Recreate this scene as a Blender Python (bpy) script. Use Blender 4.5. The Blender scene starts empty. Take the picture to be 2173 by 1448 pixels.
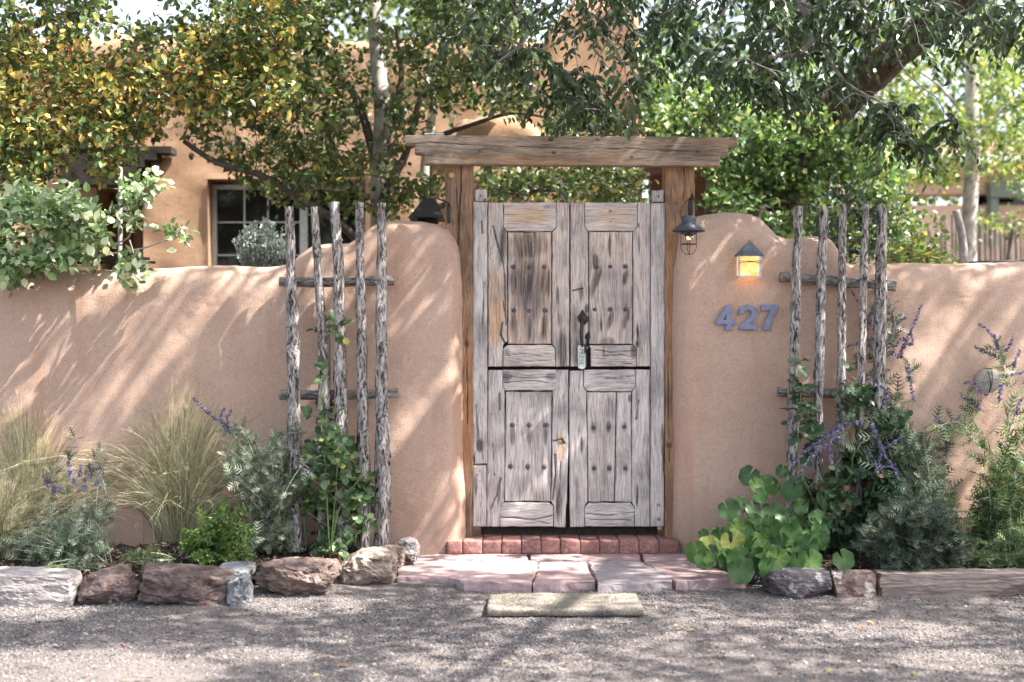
import bpy, bmesh, math, random
import numpy as np
from mathutils import Vector, Matrix
random.seed(7)
RG = np.random.default_rng(11)
sc = bpy.context.scene
C = sc.collection

# ------------------------------------------------------------------ camera, light, exposure
F, D, H = 2800.0, 7.0, 1.17          # focal length in photo pixels, distance to the wall, eye height
cam = bpy.data.objects.new('camera', bpy.data.cameras.new('camera')); C.objects.link(cam)
cam.location = (0, -D, H); cam.rotation_euler = (math.radians(90), 0, 0)
cam.data.sensor_width = 36; cam.data.lens = 36 * F / 2173; cam.data.clip_end = 500
cam.data.dof.use_dof = True; cam.data.dof.focus_distance = 6.4; cam.data.dof.aperture_fstop = 1.9
sc.camera = cam
SUN = Vector((0.57, -0.135, 0.80)).normalized()
w = bpy.data.worlds.new('World'); sc.world = w; w.use_nodes = True
nt = w.node_tree; bg = nt.nodes['Background']
sky = nt.nodes.new('ShaderNodeTexSky'); sky.sky_type = 'NISHITA'; sky.sun_disc = False
sky.sun_elevation = math.asin(SUN.z); sky.sun_rotation = math.atan2(SUN.x, SUN.y)
sky.air_density = 1.0; sky.dust_density = 4.0; sky.ozone_density = 1.0
mxs = nt.nodes.new('ShaderNodeHueSaturation'); mxs.inputs['Saturation'].default_value = .55; nt.links.new(sky.outputs[0], mxs.inputs['Color']); nt.links.new(mxs.outputs[0], bg.inputs[0]); bg.inputs[1].default_value = 0.14
sl = bpy.data.objects.new('sun', bpy.data.lights.new('sun', 'SUN')); C.objects.link(sl)
sl.data.energy = 5.0; sl.data.angle = math.radians(0.55); sl.data.color = (1.0, 0.93, 0.84)
sl.rotation_euler = SUN.to_track_quat('Z', 'Y').to_euler(); sl.location = (4, -3, 8)
sc.view_settings.view_transform = 'Standard'; sc.view_settings.look = 'None'
sc.view_settings.exposure = 1.9; sc.view_settings.gamma = 1; sc.view_settings.use_curve_mapping = False
sc.cycles.use_denoising = True; sc.cycles.max_bounces = 8; sc.cycles.transparent_max_bounces = 8
sc.cycles.diffuse_bounces = 4; sc.cycles.sample_clamp_indirect = 8
sc.render.film_transparent = False

# ------------------------------------------------------------------ helpers
def W(px, py, Y=0.0):
    k = (D + Y) / F
    return Vector(((px - 1086.5) * k, Y, H + (724 - py) * k))
def XZ(px, py, Y):
    v = W(px, py, Y); return v.x, v.z
def G(px, py, z=0.0):
    d = F * (H - z) / (py - 724)
    return Vector(((px - 1086.5) * d / F, d - D, z))
def PXY(P):                     # world points (N,3) -> photo pixels
    d = P[:, 1] + D
    d = np.where(d < .05, .05, d)
    return 1086.5 + P[:, 0] * F / d, 724 - (P[:, 2] - H) * F / d

def vnoise(p, seed=0):
    p = np.asarray(p, float); i = np.floor(p).astype(np.int64); f = p - i; f = f * f * (3 - 2 * f)
    def h(a):
        n = (a[:, 0] * 73856093) ^ (a[:, 1] * 19349663) ^ (a[:, 2] * 83492791) ^ (seed * 2654435 + 97)
        n = (n ^ (n >> 13)) * 1274126177 & 0x7fffffff
        return ((n ^ (n >> 16)) & 0xffff) / 65535.0
    out = 0
    for dx in (0, 1):
        for dy in (0, 1):
            for dz in (0, 1):
                wt = (f[:, 0] if dx else 1 - f[:, 0]) * (f[:, 1] if dy else 1 - f[:, 1]) * (f[:, 2] if dz else 1 - f[:, 2])
                out = out + wt * h(i + np.array([dx, dy, dz]))
    return out * 2 - 1
def fbm(p, s, octs=4, seed=0):
    p = np.asarray(p, float) * s; o = 0; a = 1
    for k in range(octs):
        o = o + a * vnoise(p, seed + k * 7); p = p * 2.03 + 3.1; a *= .5
    return o

def mesh_np(name, V, faces, mats=(), smooth=True, attrs=None, mat_idx=None):
    """faces: list of (M,k) int arrays"""
    me = bpy.data.meshes.new(name)
    V = np.asarray(V, np.float32)
    me.vertices.add(len(V)); me.vertices.foreach_set('co', V.ravel())
    tot = np.concatenate([np.full(len(f), f.shape[1], np.int32) for f in faces if len(f)])
    lv = np.concatenate([np.asarray(f, np.int32).ravel() for f in faces if len(f)])
    me.loops.add(len(lv)); me.loops.foreach_set('vertex_index', lv)
    me.polygons.add(len(tot))
    st = np.concatenate([[0], np.cumsum(tot)[:-1]]).astype(np.int32)
    me.polygons.foreach_set('loop_start', st)
    if mat_idx is not None: me.polygons.foreach_set('material_index', np.asarray(mat_idx, np.int32))
    me.polygons.foreach_set('use_smooth', np.full(len(tot), smooth))
    for m in mats: me.materials.append(m)
    for k, a in (attrs or {}).items():
        at = me.attributes.new(k, 'FLOAT', 'POINT'); at.data.foreach_set('value', np.asarray(a, np.float32))
    me.update(calc_edges=True); me.validate()
    return me

def link(name, me, parent=None, kind=None):
    o = bpy.data.objects.new(name, me); C.objects.link(o)
    if parent is not None:
        o.parent = parent; o.matrix_parent_inverse = Matrix.Translation(-parent.location)
    if kind: o['kind'] = kind
    return o
def tag(o, label, cat, group=None):
    o['label'] = label; o['category'] = cat
    if group: o['group'] = group
    return o
def thing(name, loc, label, cat, group=None):
    o = bpy.data.objects.new(name, None); C.objects.link(o); o.location = loc; o.empty_display_size = .1
    return tag(o, label, cat, group)

class MB:
    def __init__(s): s.V = []; s.F = {}; s.n = 0
    def add(s, V, faces):
        V = np.asarray(V, float)
        for f in faces:
            f = np.asarray(f)
            if len(f): s.F.setdefault(f.shape[1], []).append(f + s.n)
        s.V.append(V); s.n += len(V)
    def mesh(s, name, mat, smooth=True):
        return mesh_np(name, np.vstack(s.V), [np.vstack(v) for v in s.F.values()], [mat], smooth)
    def build(s, name, mat, parent=None, smooth=True, kind=None):
        return link(name, s.mesh(name, mat, smooth), parent, kind)

def grid_faces(nr, nc, wrap=False):
    r = np.arange(nr - 1)[:, None]; c = np.arange(nc if wrap else nc - 1)[None, :]; c2 = (c + 1) % nc
    return np.stack([r * nc + c, r * nc + c2, (r + 1) * nc + c2, (r + 1) * nc + c], -1).reshape(-1, 4)

def tube(path, rad, n=8, caps=True, disp=None):
    P = np.asarray([tuple(p) for p in path], float); m = len(P)
    rad = np.broadcast_to(np.asarray(rad, float), (m,)) if np.ndim(rad) == 0 or len(rad) == m else np.interp(np.linspace(0, 1, m), np.linspace(0, 1, len(rad)), rad)
    T = np.gradient(P, axis=0); T /= np.linalg.norm(T, axis=1)[:, None] + 1e-9
    ref = np.array([0, -1.0, 0]) if abs(T[:, 1]).mean() < .7 else np.array([0, 0, 1.0])
    A = np.cross(T, ref); A /= np.linalg.norm(A, axis=1)[:, None] + 1e-9
    B = np.cross(T, A)
    th = np.arange(n) * 2 * np.pi / n
    R = rad[:, None, None] * (np.cos(th)[None, :, None] * A[:, None, :] + np.sin(th)[None, :, None] * B[:, None, :])
    if disp is not None:
        u = np.stack([np.broadcast_to(np.cos(th), (m, n)), np.broadcast_to(np.sin(th), (m, n)), np.broadcast_to(np.arange(m)[:, None], (m, n))], -1)
        R = R * (1 + disp(u.reshape(-1, 3)).reshape(m, n, 1))
    V = (P[:, None, :] + R).reshape(-1, 3)
    f = [grid_faces(m, n, True)]
    if caps:
        V = np.vstack([V, P[0], P[-1]]); i = np.arange(n); j = (i + 1) % n
        f.append(np.stack([j, i, np.full(n, m * n)], -1)); f.append(np.stack([(m - 1) * n + i, (m - 1) * n + j, np.full(n, m * n + 1)], -1))
    return V, f
def smoothpath(pts, n):
    P = np.asarray([tuple(p) for p in pts], float); m = len(P)
    t = np.linspace(0, m - 1, n); out = []
    for x in t:
        i = min(int(x), m - 2); f = x - i
        p0 = P[max(i - 1, 0)]; p1 = P[i]; p2 = P[i + 1]; p3 = P[min(i + 2, m - 1)]
        out.append(.5 * ((2 * p1) + (-p0 + p2) * f + (2 * p0 - 5 * p1 + 4 * p2 - p3) * f * f + (-p0 + 3 * p1 - 3 * p2 + p3) * f ** 3))
    return np.array(out)

def cube_grid(n):
    """closed cube surface grid in [-1,1]^3, merged"""
    key = {}; V = []; Fc = []
    lin = np.linspace(-1, 1, n + 1)
    def vid(p):
        k = tuple(np.round(p, 5))
        if k not in key: key[k] = len(V); V.append(p)
        return key[k]
    for ax in range(3):
        for s in (-1, 1):
            a, b = (ax + 1) % 3, (ax + 2) % 3
            for i in range(n):
                for j in range(n):
                    q = []
                    for (di, dj) in ((0, 0), (1, 0), (1, 1), (0, 1)):
                        p = [0, 0, 0]; p[ax] = s; p[a] = lin[i + di]; p[b] = lin[j + dj]; q.append(vid(p))
                    Fc.append(q if s > 0 else q[::-1])
    return np.array(V, float), np.array(Fc)
_cg = {}
def cgrid(n):
    if n not in _cg: _cg[n] = cube_grid(n)
    return _cg[n]
def rbox(lo, hi, r=.004, n=4):
    """box with rounded edges; grid lines squeezed to the edges"""
    V, Fc = cgrid(n); lo = np.array(lo, float); hi = np.array(hi, float); c = (lo + hi) / 2; h = (hi - lo) / 2
    r = min(r, h.min() * .9)
    V = np.sign(V) * np.where(abs(V) > .99, 1, abs(V)); 
    P = V * h
    # pull the last inner line to the bevel edge
    inner = np.clip(P, -(h - r), h - r); k = (n - 2) / n if n > 2 else 0
    a = abs(V); P2 = np.where(a > .99, h, np.where(a >= k - .01, (h - r), P / max(k, .01) * 1.0 if k else P)) * np.where(a >= k - .01, np.sign(V), 1) if n > 2 else P
    if n > 2: P = np.where(a >= k - .01, np.sign(V) * np.where(a > .99, h, h - r), V / k * (h - r))
    inner = np.clip(P, -(h - r), h - r); d = P - inner; L = np.linalg.norm(d, axis=1)[:, None]
    P = inner + np.where(L > 1e-9, d / np.maximum(L, 1e-9) * r, 0)
    return P + c, [Fc]
def box(lo, hi):
    x0, y0, z0 = lo; x1, y1, z1 = hi
    V = [(x0, y0, z0), (x1, y0, z0), (x1, y1, z0), (x0, y1, z0), (x0, y0, z1), (x1, y0, z1), (x1, y1, z1), (x0, y1, z1)]
    return V, [np.array([(0, 3, 2, 1), (4, 5, 6, 7), (0, 1, 5, 4), (1, 2, 6, 5), (2, 3, 7, 6), (3, 0, 4, 7)])]
def lathe(prof, c, n=20, axis='z'):
    P = np.array(prof, float); th = np.arange(n) * 2 * np.pi / n
    V = np.stack([P[:, 0][:, None] * np.cos(th), P[:, 0][:, None] * np.sin(th), np.broadcast_to(P[:, 1][:, None], (len(P), n))], -1).reshape(-1, 3)
    if axis == 'y': V = V[:, [0, 2, 1]] * np.array([1, 1, 1])
    return V + np.array(tuple(c)), [grid_faces(len(P), n, True)]
def part(name, shapes, mat, parent=None, smooth=True, kind=None):
    m = MB()
    for V, f in shapes: m.add(V, f)
    return m.build(name, mat, parent, smooth, kind)

# ------------------------------------------------------------------ materials
def newmat(name):
    m = bpy.data.materials.new(name); m.use_nodes = True
    nt = m.node_tree; b = nt.nodes['Principled BSDF']
    def N(t, **kw):
        n = nt.nodes.new('ShaderNode' + t)
        for k, v in kw.items():
            if k.startswith('i_'):
                key = k[2:].replace('_', ' ')
                n.inputs[int(key) if key.isdigit() else key].default_value = v
            else: setattr(n, k, v)
        return n
    def L(a, b_): nt.links.new(a, b_)
    return m, nt, b, N, L
def ramp(N, stops):
    r = N('ValToRGB'); e = r.color_ramp.elements
    while len(e) < len(stops): e.new(.5)
    for x, (p, c) in zip(e, stops): x.position = p; x.color = (*c, 1)
    return r
def mapped(N, L, stretch, rnd=True, distort=None):
    tc = N('TexCoord'); src = tc.outputs['Object']
    if rnd:
        oi = N('ObjectInfo'); mu = N('VectorMath', operation='SCALE'); mu.inputs[0].default_value = (37, 23, 51)
        L(oi.outputs['Random'], mu.inputs['Scale']); ad = N('VectorMath', operation='ADD'); L(src, ad.inputs[0]); L(mu.outputs[0], ad.inputs[1]); src = ad.outputs[0]
    if distort:
        n = N('TexNoise'); n.inputs['Scale'].default_value = distort[1]; L(src, n.inputs['Vector'])
        s = N('VectorMath', operation='SCALE'); s.inputs['Scale'].default_value = distort[0]
        sub = N('VectorMath', operation='SUBTRACT'); sub.inputs[1].default_value = (.5, .5, .5)
        L(n.outputs['Color'], sub.inputs[0]); L(sub.outputs[0], s.inputs[0]); a = N('VectorMath', operation='ADD'); L(src, a.inputs[0]); L(s.outputs[0], a.inputs[1]); src = a.outputs[0]
    m = N('Mapping'); m.inputs['Scale'].default_value = stretch; L(src, m.inputs['Vector'])
    return m.outputs[0]
def mixc(N, L, fac, a, b, mode='MIX'):
    m = N('Mix', data_type='RGBA', blend_type=mode)
    for s, v in ((m.inputs[0], fac), (m.inputs[6], a), (m.inputs[7], b)):
        if hasattr(v, 'is_output'): L(v, s)
        elif isinstance(v, (int, float)): s.default_value = v
        else: s.default_value = (*v, 1)
    return m.outputs[2]

def noisy(name, stops, scale=20, stretch=(1, 1, 1), rough=.85, bump=.4, bscale=None, big=None, bigscale=1.5, rnd=True,
          distort=None, detail=8, bdist=.01, metal=0, stain=None, speck=None, spec=.3, objvar=0, pits=None):
    m, nt, b, N, L = newmat(name)
    v = mapped(N, L, stretch, rnd, distort)
    n = N('TexNoise'); n.inputs['Scale'].default_value = scale; n.inputs['Detail'].default_value = detail; n.inputs['Roughness'].default_value = .65; L(v, n.inputs['Vector'])
    r = ramp(N, stops); L(n.outputs['Fac'], r.inputs[0]); col = r.outputs[0]
    if big:
        v2 = mapped(N, L, (1, 1, 1), rnd)
        n2 = N('TexNoise'); n2.inputs['Scale'].default_value = bigscale; n2.inputs['Detail'].default_value = 4; L(v2, n2.inputs['Vector'])
        r2 = ramp(N, big); L(n2.outputs['Fac'], r2.inputs[0]); col = mixc(N, L, 1.0, col, r2.outputs[0], 'MULTIPLY')
    if speck:
        v3 = mapped(N, L, (1, 1, 1), rnd)
        n3 = N('TexNoise'); n3.inputs['Scale'].default_value = speck[0]; n3.inputs['Detail'].default_value = 5; L(v3, n3.inputs['Vector'])
        r3 = ramp(N, [(speck[1], (0, 0, 0)), (speck[2], (1, 1, 1))]); L(n3.outputs['Fac'], r3.inputs[0]); col = mixc(N, L, r3.outputs[0], col, speck[3])
    if stain:
        for an, c, st in stain:
            a = N('Attribute', attribute_name=an)
            mm = N('Math', operation='MULTIPLY'); L(a.outputs['Fac'], mm.inputs[0]); mm.inputs[1].default_value = st
            col = mixc(N, L, mm.outputs[0], col, c)
    if objvar:
        oi = N('ObjectInfo'); hs = N('HueSaturation'); mr = N('MapRange'); L(oi.outputs['Random'], mr.inputs[0]); mr.inputs[3].default_value = 1 - objvar; mr.inputs[4].default_value = 1 + objvar
        L(mr.outputs[0], hs.inputs['Value']); L(col, hs.inputs['Color']); col = hs.outputs[0]
    L(col, b.inputs['Base Color']); b.inputs['Roughness'].default_value = rough; b.inputs['Metallic'].default_value = metal
    b.inputs['Specular IOR Level'].default_value = spec
    if bump:
        src = n.outputs['Fac']
        if bscale:
            n4 = N('TexNoise'); n4.inputs['Scale'].default_value = bscale; n4.inputs['Detail'].default_value = 6; n4.inputs['Roughness'].default_value = .7; L(v, n4.inputs['Vector']); src = n4.outputs['Fac']
        bp = N('Bump'); bp.inputs['Strength'].default_value = bump; bp.inputs['Distance'].default_value = bdist; L(src, bp.inputs['Height']); L(bp.outputs[0], b.inputs['Normal'])
    return m

def leafmat(name, stops, trans=.35, rough=.45, var=.4, spec=.4, dim=.66):
    trans *= .75
    m, nt, b, N, L = newmat(name)
    at = N('Attribute', attribute_name='tone'); r = ramp(N, stops); L(at.outputs['Fac'], r.inputs[0])
    g = N('NewGeometry'); mr = N('MapRange'); L(g.outputs['Random Per Island'], mr.inputs[0]); mr.inputs[3].default_value = (1 - var) * dim; mr.inputs[4].default_value = (1 + var) * dim
    oi = N('ObjectInfo'); mr2 = N('MapRange'); L(oi.outputs['Random'], mr2.inputs[0]); mr2.inputs[3].default_value = .85; mr2.inputs[4].default_value = 1.15
    mu = N('Math', operation='MULTIPLY'); L(mr.outputs[0], mu.inputs[0]); L(mr2.outputs[0], mu.inputs[1])
    hs = N('HueSaturation'); L(r.outputs[0], hs.inputs['Color']); L(mu.outputs[0], hs.inputs['Value'])
    L(hs.outputs[0], b.inputs['Base Color']); b.inputs['Roughness'].default_value = rough * .85; b.inputs['Specular IOR Level'].default_value = spec
    hs.inputs['Saturation'].default_value = .95
    t = N('BsdfTranslucent'); hs2 = N('HueSaturation'); hs2.inputs['Saturation'].default_value = 1.0; hs2.inputs['Value'].default_value = 1.25; L(hs.outputs[0], hs2.inputs['Color']); L(hs2.outputs[0], t.inputs['Color'])
    mx = N('MixShader'); mx.inputs[0].default_value = trans; L(b.outputs[0], mx.inputs[1]); L(t.outputs[0], mx.inputs[2])
    L(mx.outputs[0], nt.nodes['Material Output'].inputs['Surface'])
    return m
def plain(name, c, rough=.5, metal=0, spec=.4):
    m, nt, b, N, L = newmat(name)
    n = N('TexNoise'); n.inputs['Scale'].default_value = 60; n.inputs['Detail'].default_value = 4
    tc = N('TexCoord'); L(tc.outputs['Object'], n.inputs['Vector'])
    r = ramp(N, [(.3, tuple(x * .75 for x in c)), (.7, tuple(min(1, x * 1.2) for x in c))]); L(n.outputs['Fac'], r.inputs[0]); L(r.outputs[0], b.inputs['Base Color'])
    b.inputs['Roughness'].default_value = rough; b.inputs['Metallic'].default_value = metal; b.inputs['Specular IOR Level'].default_value = spec
    return m

M = {}
def stucco(name, c, bump=.9, fine=260):
    m, nt, b, N, L = newmat(name)
    tc = N('TexCoord').outputs['Object']
    n1 = N('TexNoise'); n1.inputs['Scale'].default_value = 1.6; n1.inputs['Detail'].default_value = 6; n1.inputs['Roughness'].default_value = .6; L(tc, n1.inputs['Vector'])
    r1 = ramp(N, [(.3, (c[0] * .90, c[1] * .86, c[2] * .84)), (.52, c), (.72, (c[0] * 1.10, c[1] * 1.12, c[2] * 1.14))]); L(n1.outputs['Fac'], r1.inputs[0])
    n2 = N('TexNoise'); n2.inputs['Scale'].default_value = fine; n2.inputs['Detail'].default_value = 3; L(tc, n2.inputs['Vector'])
    r2 = ramp(N, [(.32, (.40, .36, .34)), (.46, (1, 1, 1))]); L(n2.outputs['Fac'], r2.inputs[0])
    col = mixc(N, L, .75, r1.outputs[0], r2.outputs[0], 'MULTIPLY')
    # dark grit specks
    n3 = N('TexNoise'); n3.inputs['Scale'].default_value = 34; n3.inputs['Detail'].default_value = 7; L(tc, n3.inputs['Vector'])
    r3 = ramp(N, [(.35, (.94, .92, .91)), (.55, (1, 1, 1)), (.75, (1.0, .98, .97))]); L(n3.outputs['Fac'], r3.inputs[0]); col = mixc(N, L, 1, col, r3.outputs[0], 'MULTIPLY')
    # drips and reddish streaks
    mp = N('Mapping'); mp.inputs['Scale'].default_value = (9, 3, .8); L(tc, mp.inputs['Vector'])
    n5 = N('TexNoise'); n5.inputs['Scale'].default_value = 1.0; n5.inputs['Detail'].default_value = 5; L(mp.outputs[0], n5.inputs['Vector'])
    r5 = ramp(N, [(.55, (0, 0, 0)), (.8, (.85, .85, .85))]); L(n5.outputs['Fac'], r5.inputs[0])
    col = mixc(N, L, r5.outputs[0], col, (c[0] * .82, c[1] * .66, c[2] * .56))
    # hairline cracks and a splash-stained base
    vo = N('TexVoronoi', feature='DISTANCE_TO_EDGE'); vo.inputs['Scale'].default_value = 1.7; nd = N('TexNoise'); nd.inputs['Scale'].default_value = 5; nd.inputs['Detail'].default_value = 6; L(tc, nd.inputs['Vector'])
    va = N('VectorMath', operation='ADD'); L(tc, va.inputs[0]); vs_ = N('VectorMath', operation='SCALE'); vs_.inputs['Scale'].default_value = .5; L(nd.outputs['Color'], vs_.inputs[0]); L(vs_.outputs[0], va.inputs[1]); L(va.outputs[0], vo.inputs['Vector'])
    rv = ramp(N, [(0, (.5, .5, .5)), (.0045, (0, 0, 0))]); L(vo.outputs['Distance'], rv.inputs[0]); gate_ = N('Math', operation='GREATER_THAN'); gate_.inputs[1].default_value = .53; L(n1.outputs['Fac'], gate_.inputs[0])
    mg_ = N('Math', operation='MULTIPLY'); L(rv.outputs[0], mg_.inputs[0]); L(gate_.outputs[0], mg_.inputs[1]); col = mixc(N, L, mg_.outputs[0], col, (c[0] * .45, c[1] * .40, c[2] * .38))
    sx = N('SeparateXYZ'); L(tc, sx.inputs[0]); ma = N('Math', operation='MULTIPLY_ADD'); L(n5.outputs['Fac'], ma.inputs[0]); ma.inputs[1].default_value = -.35; L(sx.outputs['Z'], ma.inputs[2])
    mb_ = N('MapRange'); L(ma.outputs[0], mb_.inputs[0]); mb_.inputs[1].default_value = -.12; mb_.inputs[2].default_value = .22; mb_.inputs[3].default_value = .65; mb_.inputs[4].default_value = 0; col = mixc(N, L, mb_.outputs[0], col, (c[0] * .62, c[1] * .60, c[2] * .60))
    L(col, b.inputs['Base Color']); b.inputs['Roughness'].default_value = .92; b.inputs['Specular IOR Level'].default_value = .15
    n4 = N('TexNoise'); n4.inputs['Scale'].default_value = 170; n4.inputs['Detail'].default_value = 5; n4.inputs['Roughness'].default_value = .72; L(tc, n4.inputs['Vector'])
    n6 = N('TexNoise'); n6.inputs['Scale'].default_value = 6; n6.inputs['Detail'].default_value = 4; L(tc, n6.inputs['Vector'])
    b1 = N('Bump'); b1.inputs['Strength'].default_value = bump; b1.inputs['Distance'].default_value = .014; L(n4.outputs['Fac'], b1.inputs['Height'])
    b2 = N('Bump'); b2.inputs['Strength'].default_value = .4; b2.inputs['Distance'].default_value = .03; L(n6.outputs['Fac'], b2.inputs['Height']); L(b1.outputs[0], b2.inputs['Normal'])
    L(b2.outputs[0], b.inputs['Normal'])
    return m
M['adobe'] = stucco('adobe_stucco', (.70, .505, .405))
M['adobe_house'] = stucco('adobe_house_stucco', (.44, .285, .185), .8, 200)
def wood(name, axis, dark=(.075, .062, .056), mid=(.35, .325, .31), light=(.60, .575, .565), warm=(.40, .28, .18), sc_=1.0, bump=.6):
    st = (170 * sc_, 60, 7.5 * sc_) if axis == 'z' else (7.5 * sc_, 60, 170 * sc_)
    m, nt, b, N, L = newmat(name)
    v = mapped(N, L, st, True, (.075, 3.0))
    n = N('TexNoise'); n.inputs['Scale'].default_value = 1; n.inputs['Detail'].default_value = 9; n.inputs['Roughness'].default_value = .68; L(v, n.inputs['Vector'])
    r = ramp(N, [(.27, dark), (.40, mid), (.57, light), (.75, tuple(min(1, x * 1.15) for x in light))]); L(n.outputs['Fac'], r.inputs[0]); col = r.outputs[0]
    vc = mapped(N, L, tuple(a * .55 for a in st), True, (.06, 5.0)); nk = N('TexNoise'); nk.inputs['Scale'].default_value = 1; nk.inputs['Detail'].default_value = 3; nk.inputs['Roughness'].default_value = .5; L(vc, nk.inputs['Vector'])
    rk = ramp(N, [(.0, (0, 0, 0)), (.482, (0, 0, 0)), (.5, (.75, .75, .75)), (.518, (0, 0, 0))]); L(nk.outputs['Fac'], rk.inputs[0])
    nq = N('TexNoise'); nq.inputs['Scale'].default_value = .35; nq.inputs['Detail'].default_value = 3; L(vc, nq.inputs['Vector']); rq = ramp(N, [(.45, (0, 0, 0)), (.6, (1, 1, 1))]); L(nq.outputs['Fac'], rq.inputs[0])
    mk = N('Math', operation='MULTIPLY'); L(rk.outputs[0], mk.inputs[0]); L(rq.outputs[0], mk.inputs[1]); col = mixc(N, L, mk.outputs[0], col, tuple(x * .5 for x in dark))
    wv = mapped(N, L, (1, 1, 1), True)
    n2 = N('TexNoise'); n2.inputs['Scale'].default_value = 5; n2.inputs['Detail'].default_value = 5; L(wv, n2.inputs['Vector'])
    a = N('Attribute', attribute_name='warm'); mm = N('Math', operation='MULTIPLY'); L(a.outputs['Fac'], mm.inputs[0])
    r2 = ramp(N, [(.35, (.3,) * 3), (.55, (1,) * 3)]); L(n2.outputs['Fac'], r2.inputs[0]); L(r2.outputs[0], mm.inputs[1])
    wc = mixc(N, L, 1.0, r.outputs[0], tuple(x * 2.6 for x in warm), 'MULTIPLY')
    col = mixc(N, L, mm.outputs[0], col, wc)
    r3 = ramp(N, [(.3, (.58, .56, .57)), (.5, (1.0, .97, .96)), (.66, (1.15, 1.13, 1.12))]); L(n2.outputs['Fac'], r3.inputs[0]); col = mixc(N, L, 1, col, r3.outputs[0], 'MULTIPLY')
    s = N('Attribute', attribute_name='stain'); n5 = N('TexNoise'); n5.inputs['Scale'].default_value = .6; n5.inputs['Detail'].default_value = 6; L(v, n5.inputs['Vector'])
    m5 = N('MapRange'); L(n5.outputs['Fac'], m5.inputs[0]); m5.inputs[1].default_value = .3; m5.inputs[2].default_value = .6; m5.inputs[3].default_value = 1; m5.inputs[4].default_value = .55
    m7 = N('Math', operation='MULTIPLY', use_clamp=True); L(s.outputs['Fac'], m7.inputs[0]); m7.inputs[1].default_value = 1.45; m6 = N('Math', operation='MULTIPLY'); L(m7.outputs[0], m6.inputs[0]); L(m5.outputs[0], m6.inputs[1]); col = mixc(N, L, m6.outputs[0], col, (.035, .03, .03))
    L(col, b.inputs['Base Color']); b.inputs['Roughness'].default_value = .82; b.inputs['Specular IOR Level'].default_value = .22
    bp = N('Bump'); bp.inputs['Strength'].default_value = bump; bp.inputs['Distance'].default_value = .006; L(n.outputs['Fac'], bp.inputs['Height']); L(bp.outputs[0], b.inputs['Normal'])
    return m
M['gray_v'] = wood('weathered_wood_upright', 'z'); M['gray_h'] = wood('weathered_wood_level', 'x')
M['timber_v'] = wood('brown_timber_upright', 'z', (.05, .032, .02), (.19, .125, .08), (.34, .235, .16), (.45, .29, .16), 1.1, .5)
M['timber_h'] = wood('brown_timber_level', 'x', (.05, .038, .03), (.21, .165, .125), (.39, .32, .25), (.42, .29, .19), 1.1, .5)
M['bark'] = noisy('juniper_bark', [(.40, (.025, .022, .02)), (.46, (.16, .14, .13)), (.56, (.40, .37, .36)), (.72, (.64, .60, .58))], 1, (75, 75, 9), .9, 1.0, None, bdist=.01, distort=(.08, 9), detail=9)
M['endgrain'] = noisy('pole_end_grain', [(.3, (.12, .10, .09)), (.7, (.45, .42, .38))], 60, rough=.9)
M['iron'] = noisy('rusty_iron', [(.35, (.03, .03, .035)), (.6, (.08, .06, .055)), (.8, (.16, .09, .06))], 40, rough=.6, bump=.3, metal=.35)
M['blackmetal'] = plain('black_iron', (.03, .03, .033), .5, .4)
M['stud'] = noisy('gate_stud', [(.35, (.06, .05, .06)), (.7, (.19, .15, .16))], 90, rough=.55, bump=.4, metal=.3)
M['zinc'] = noisy('galvanised_steel', [(.3, (.05, .055, .07)), (.6, (.11, .12, .15)), (.8, (.20, .215, .25))], 35, rough=.55, bump=.2, metal=.5)
M['zinc_edge'] = noisy('bright_zinc', [(.3, (.32, .35, .42)), (.7, (.55, .58, .64))], 45, rough=.5, bump=.15, metal=.45)
M['number'] = noisy('painted_numeral', [(.34, (.17, .12, .12)), (.42, (.17, .19, .29)), (.6, (.20, .23, .36)), (.8, (.36, .39, .48))], 26, rough=.5, bump=.25, metal=.3)
M['brick'] = noisy('paver_brick', [(.3, (.18, .085, .075)), (.5, (.29, .15, .13)), (.75, (.42, .27, .25))], 60, rough=.9, bump=.5, big=[(.3, (.82, .82, .86)), (.7, (1.08, 1.04, 1.04))], bigscale=4, speck=(150, .62, .72, (.08, .05, .05)), objvar=.18)
M['flag'] = noisy('red_flagstone', [(.3, (.27, .195, .19)), (.5, (.38, .285, .28)), (.75, (.50, .395, .39))], 14, (1, 1, 1), .88, .45, 55, big=[(.3, (.8, .8, .86)), (.7, (1.08, 1.03, 1.03))], bigscale=3, objvar=.1, bdist=.012)
M['flag_gray'] = noisy('gray_flagstone', [(.3, (.20, .17, .185)), (.5, (.30, .265, .28)), (.75, (.42, .37, .37))], 14, (1, 1, 1), .88, .45, 55, objvar=.05, bdist=.012)
M['dirt'] = None
M['glassdark'] = None

def rockmat(name, a, b_, c, patch=None):
    return noisy(name, [(.36, a), (.5, b_), (.66, c)], 13, (1, 1, 1.6), .9, 1.0, 26, big=[(.3, (.66, .64, .68)), (.7, (1.15, 1.12, 1.1))], bigscale=5, speck=patch, bdist=.02, detail=10)
M['rock_white'] = rockmat('pale_limestone', (.30, .28, .28), (.40, .375, .365), (.54, .51, .50))
M['rock_red'] = rockmat('red_lichen_rock', (.10, .068, .062), (.20, .145, .13), (.36, .29, .265), (9, .60, .64, (.58, .52, .50)))
M['rock_brown'] = rockmat('brown_sandstone', (.09, .068, .062), (.18, .135, .12), (.34, .27, .24))
M['rock_tan'] = rockmat('tan_sandstone', (.13, .10, .085), (.28, .225, .19), (.46, .40, .345))
M['rock_blue'] = rockmat('blue_slate', (.16, .18, .20), (.29, .31, .33), (.48, .47, .42))
M['rock_dark'] = rockmat('dark_basalt', (.08, .075, .085), (.18, .165, .17), (.34, .31, .31), (12, .62, .66, (.5, .47, .46)))
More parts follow.
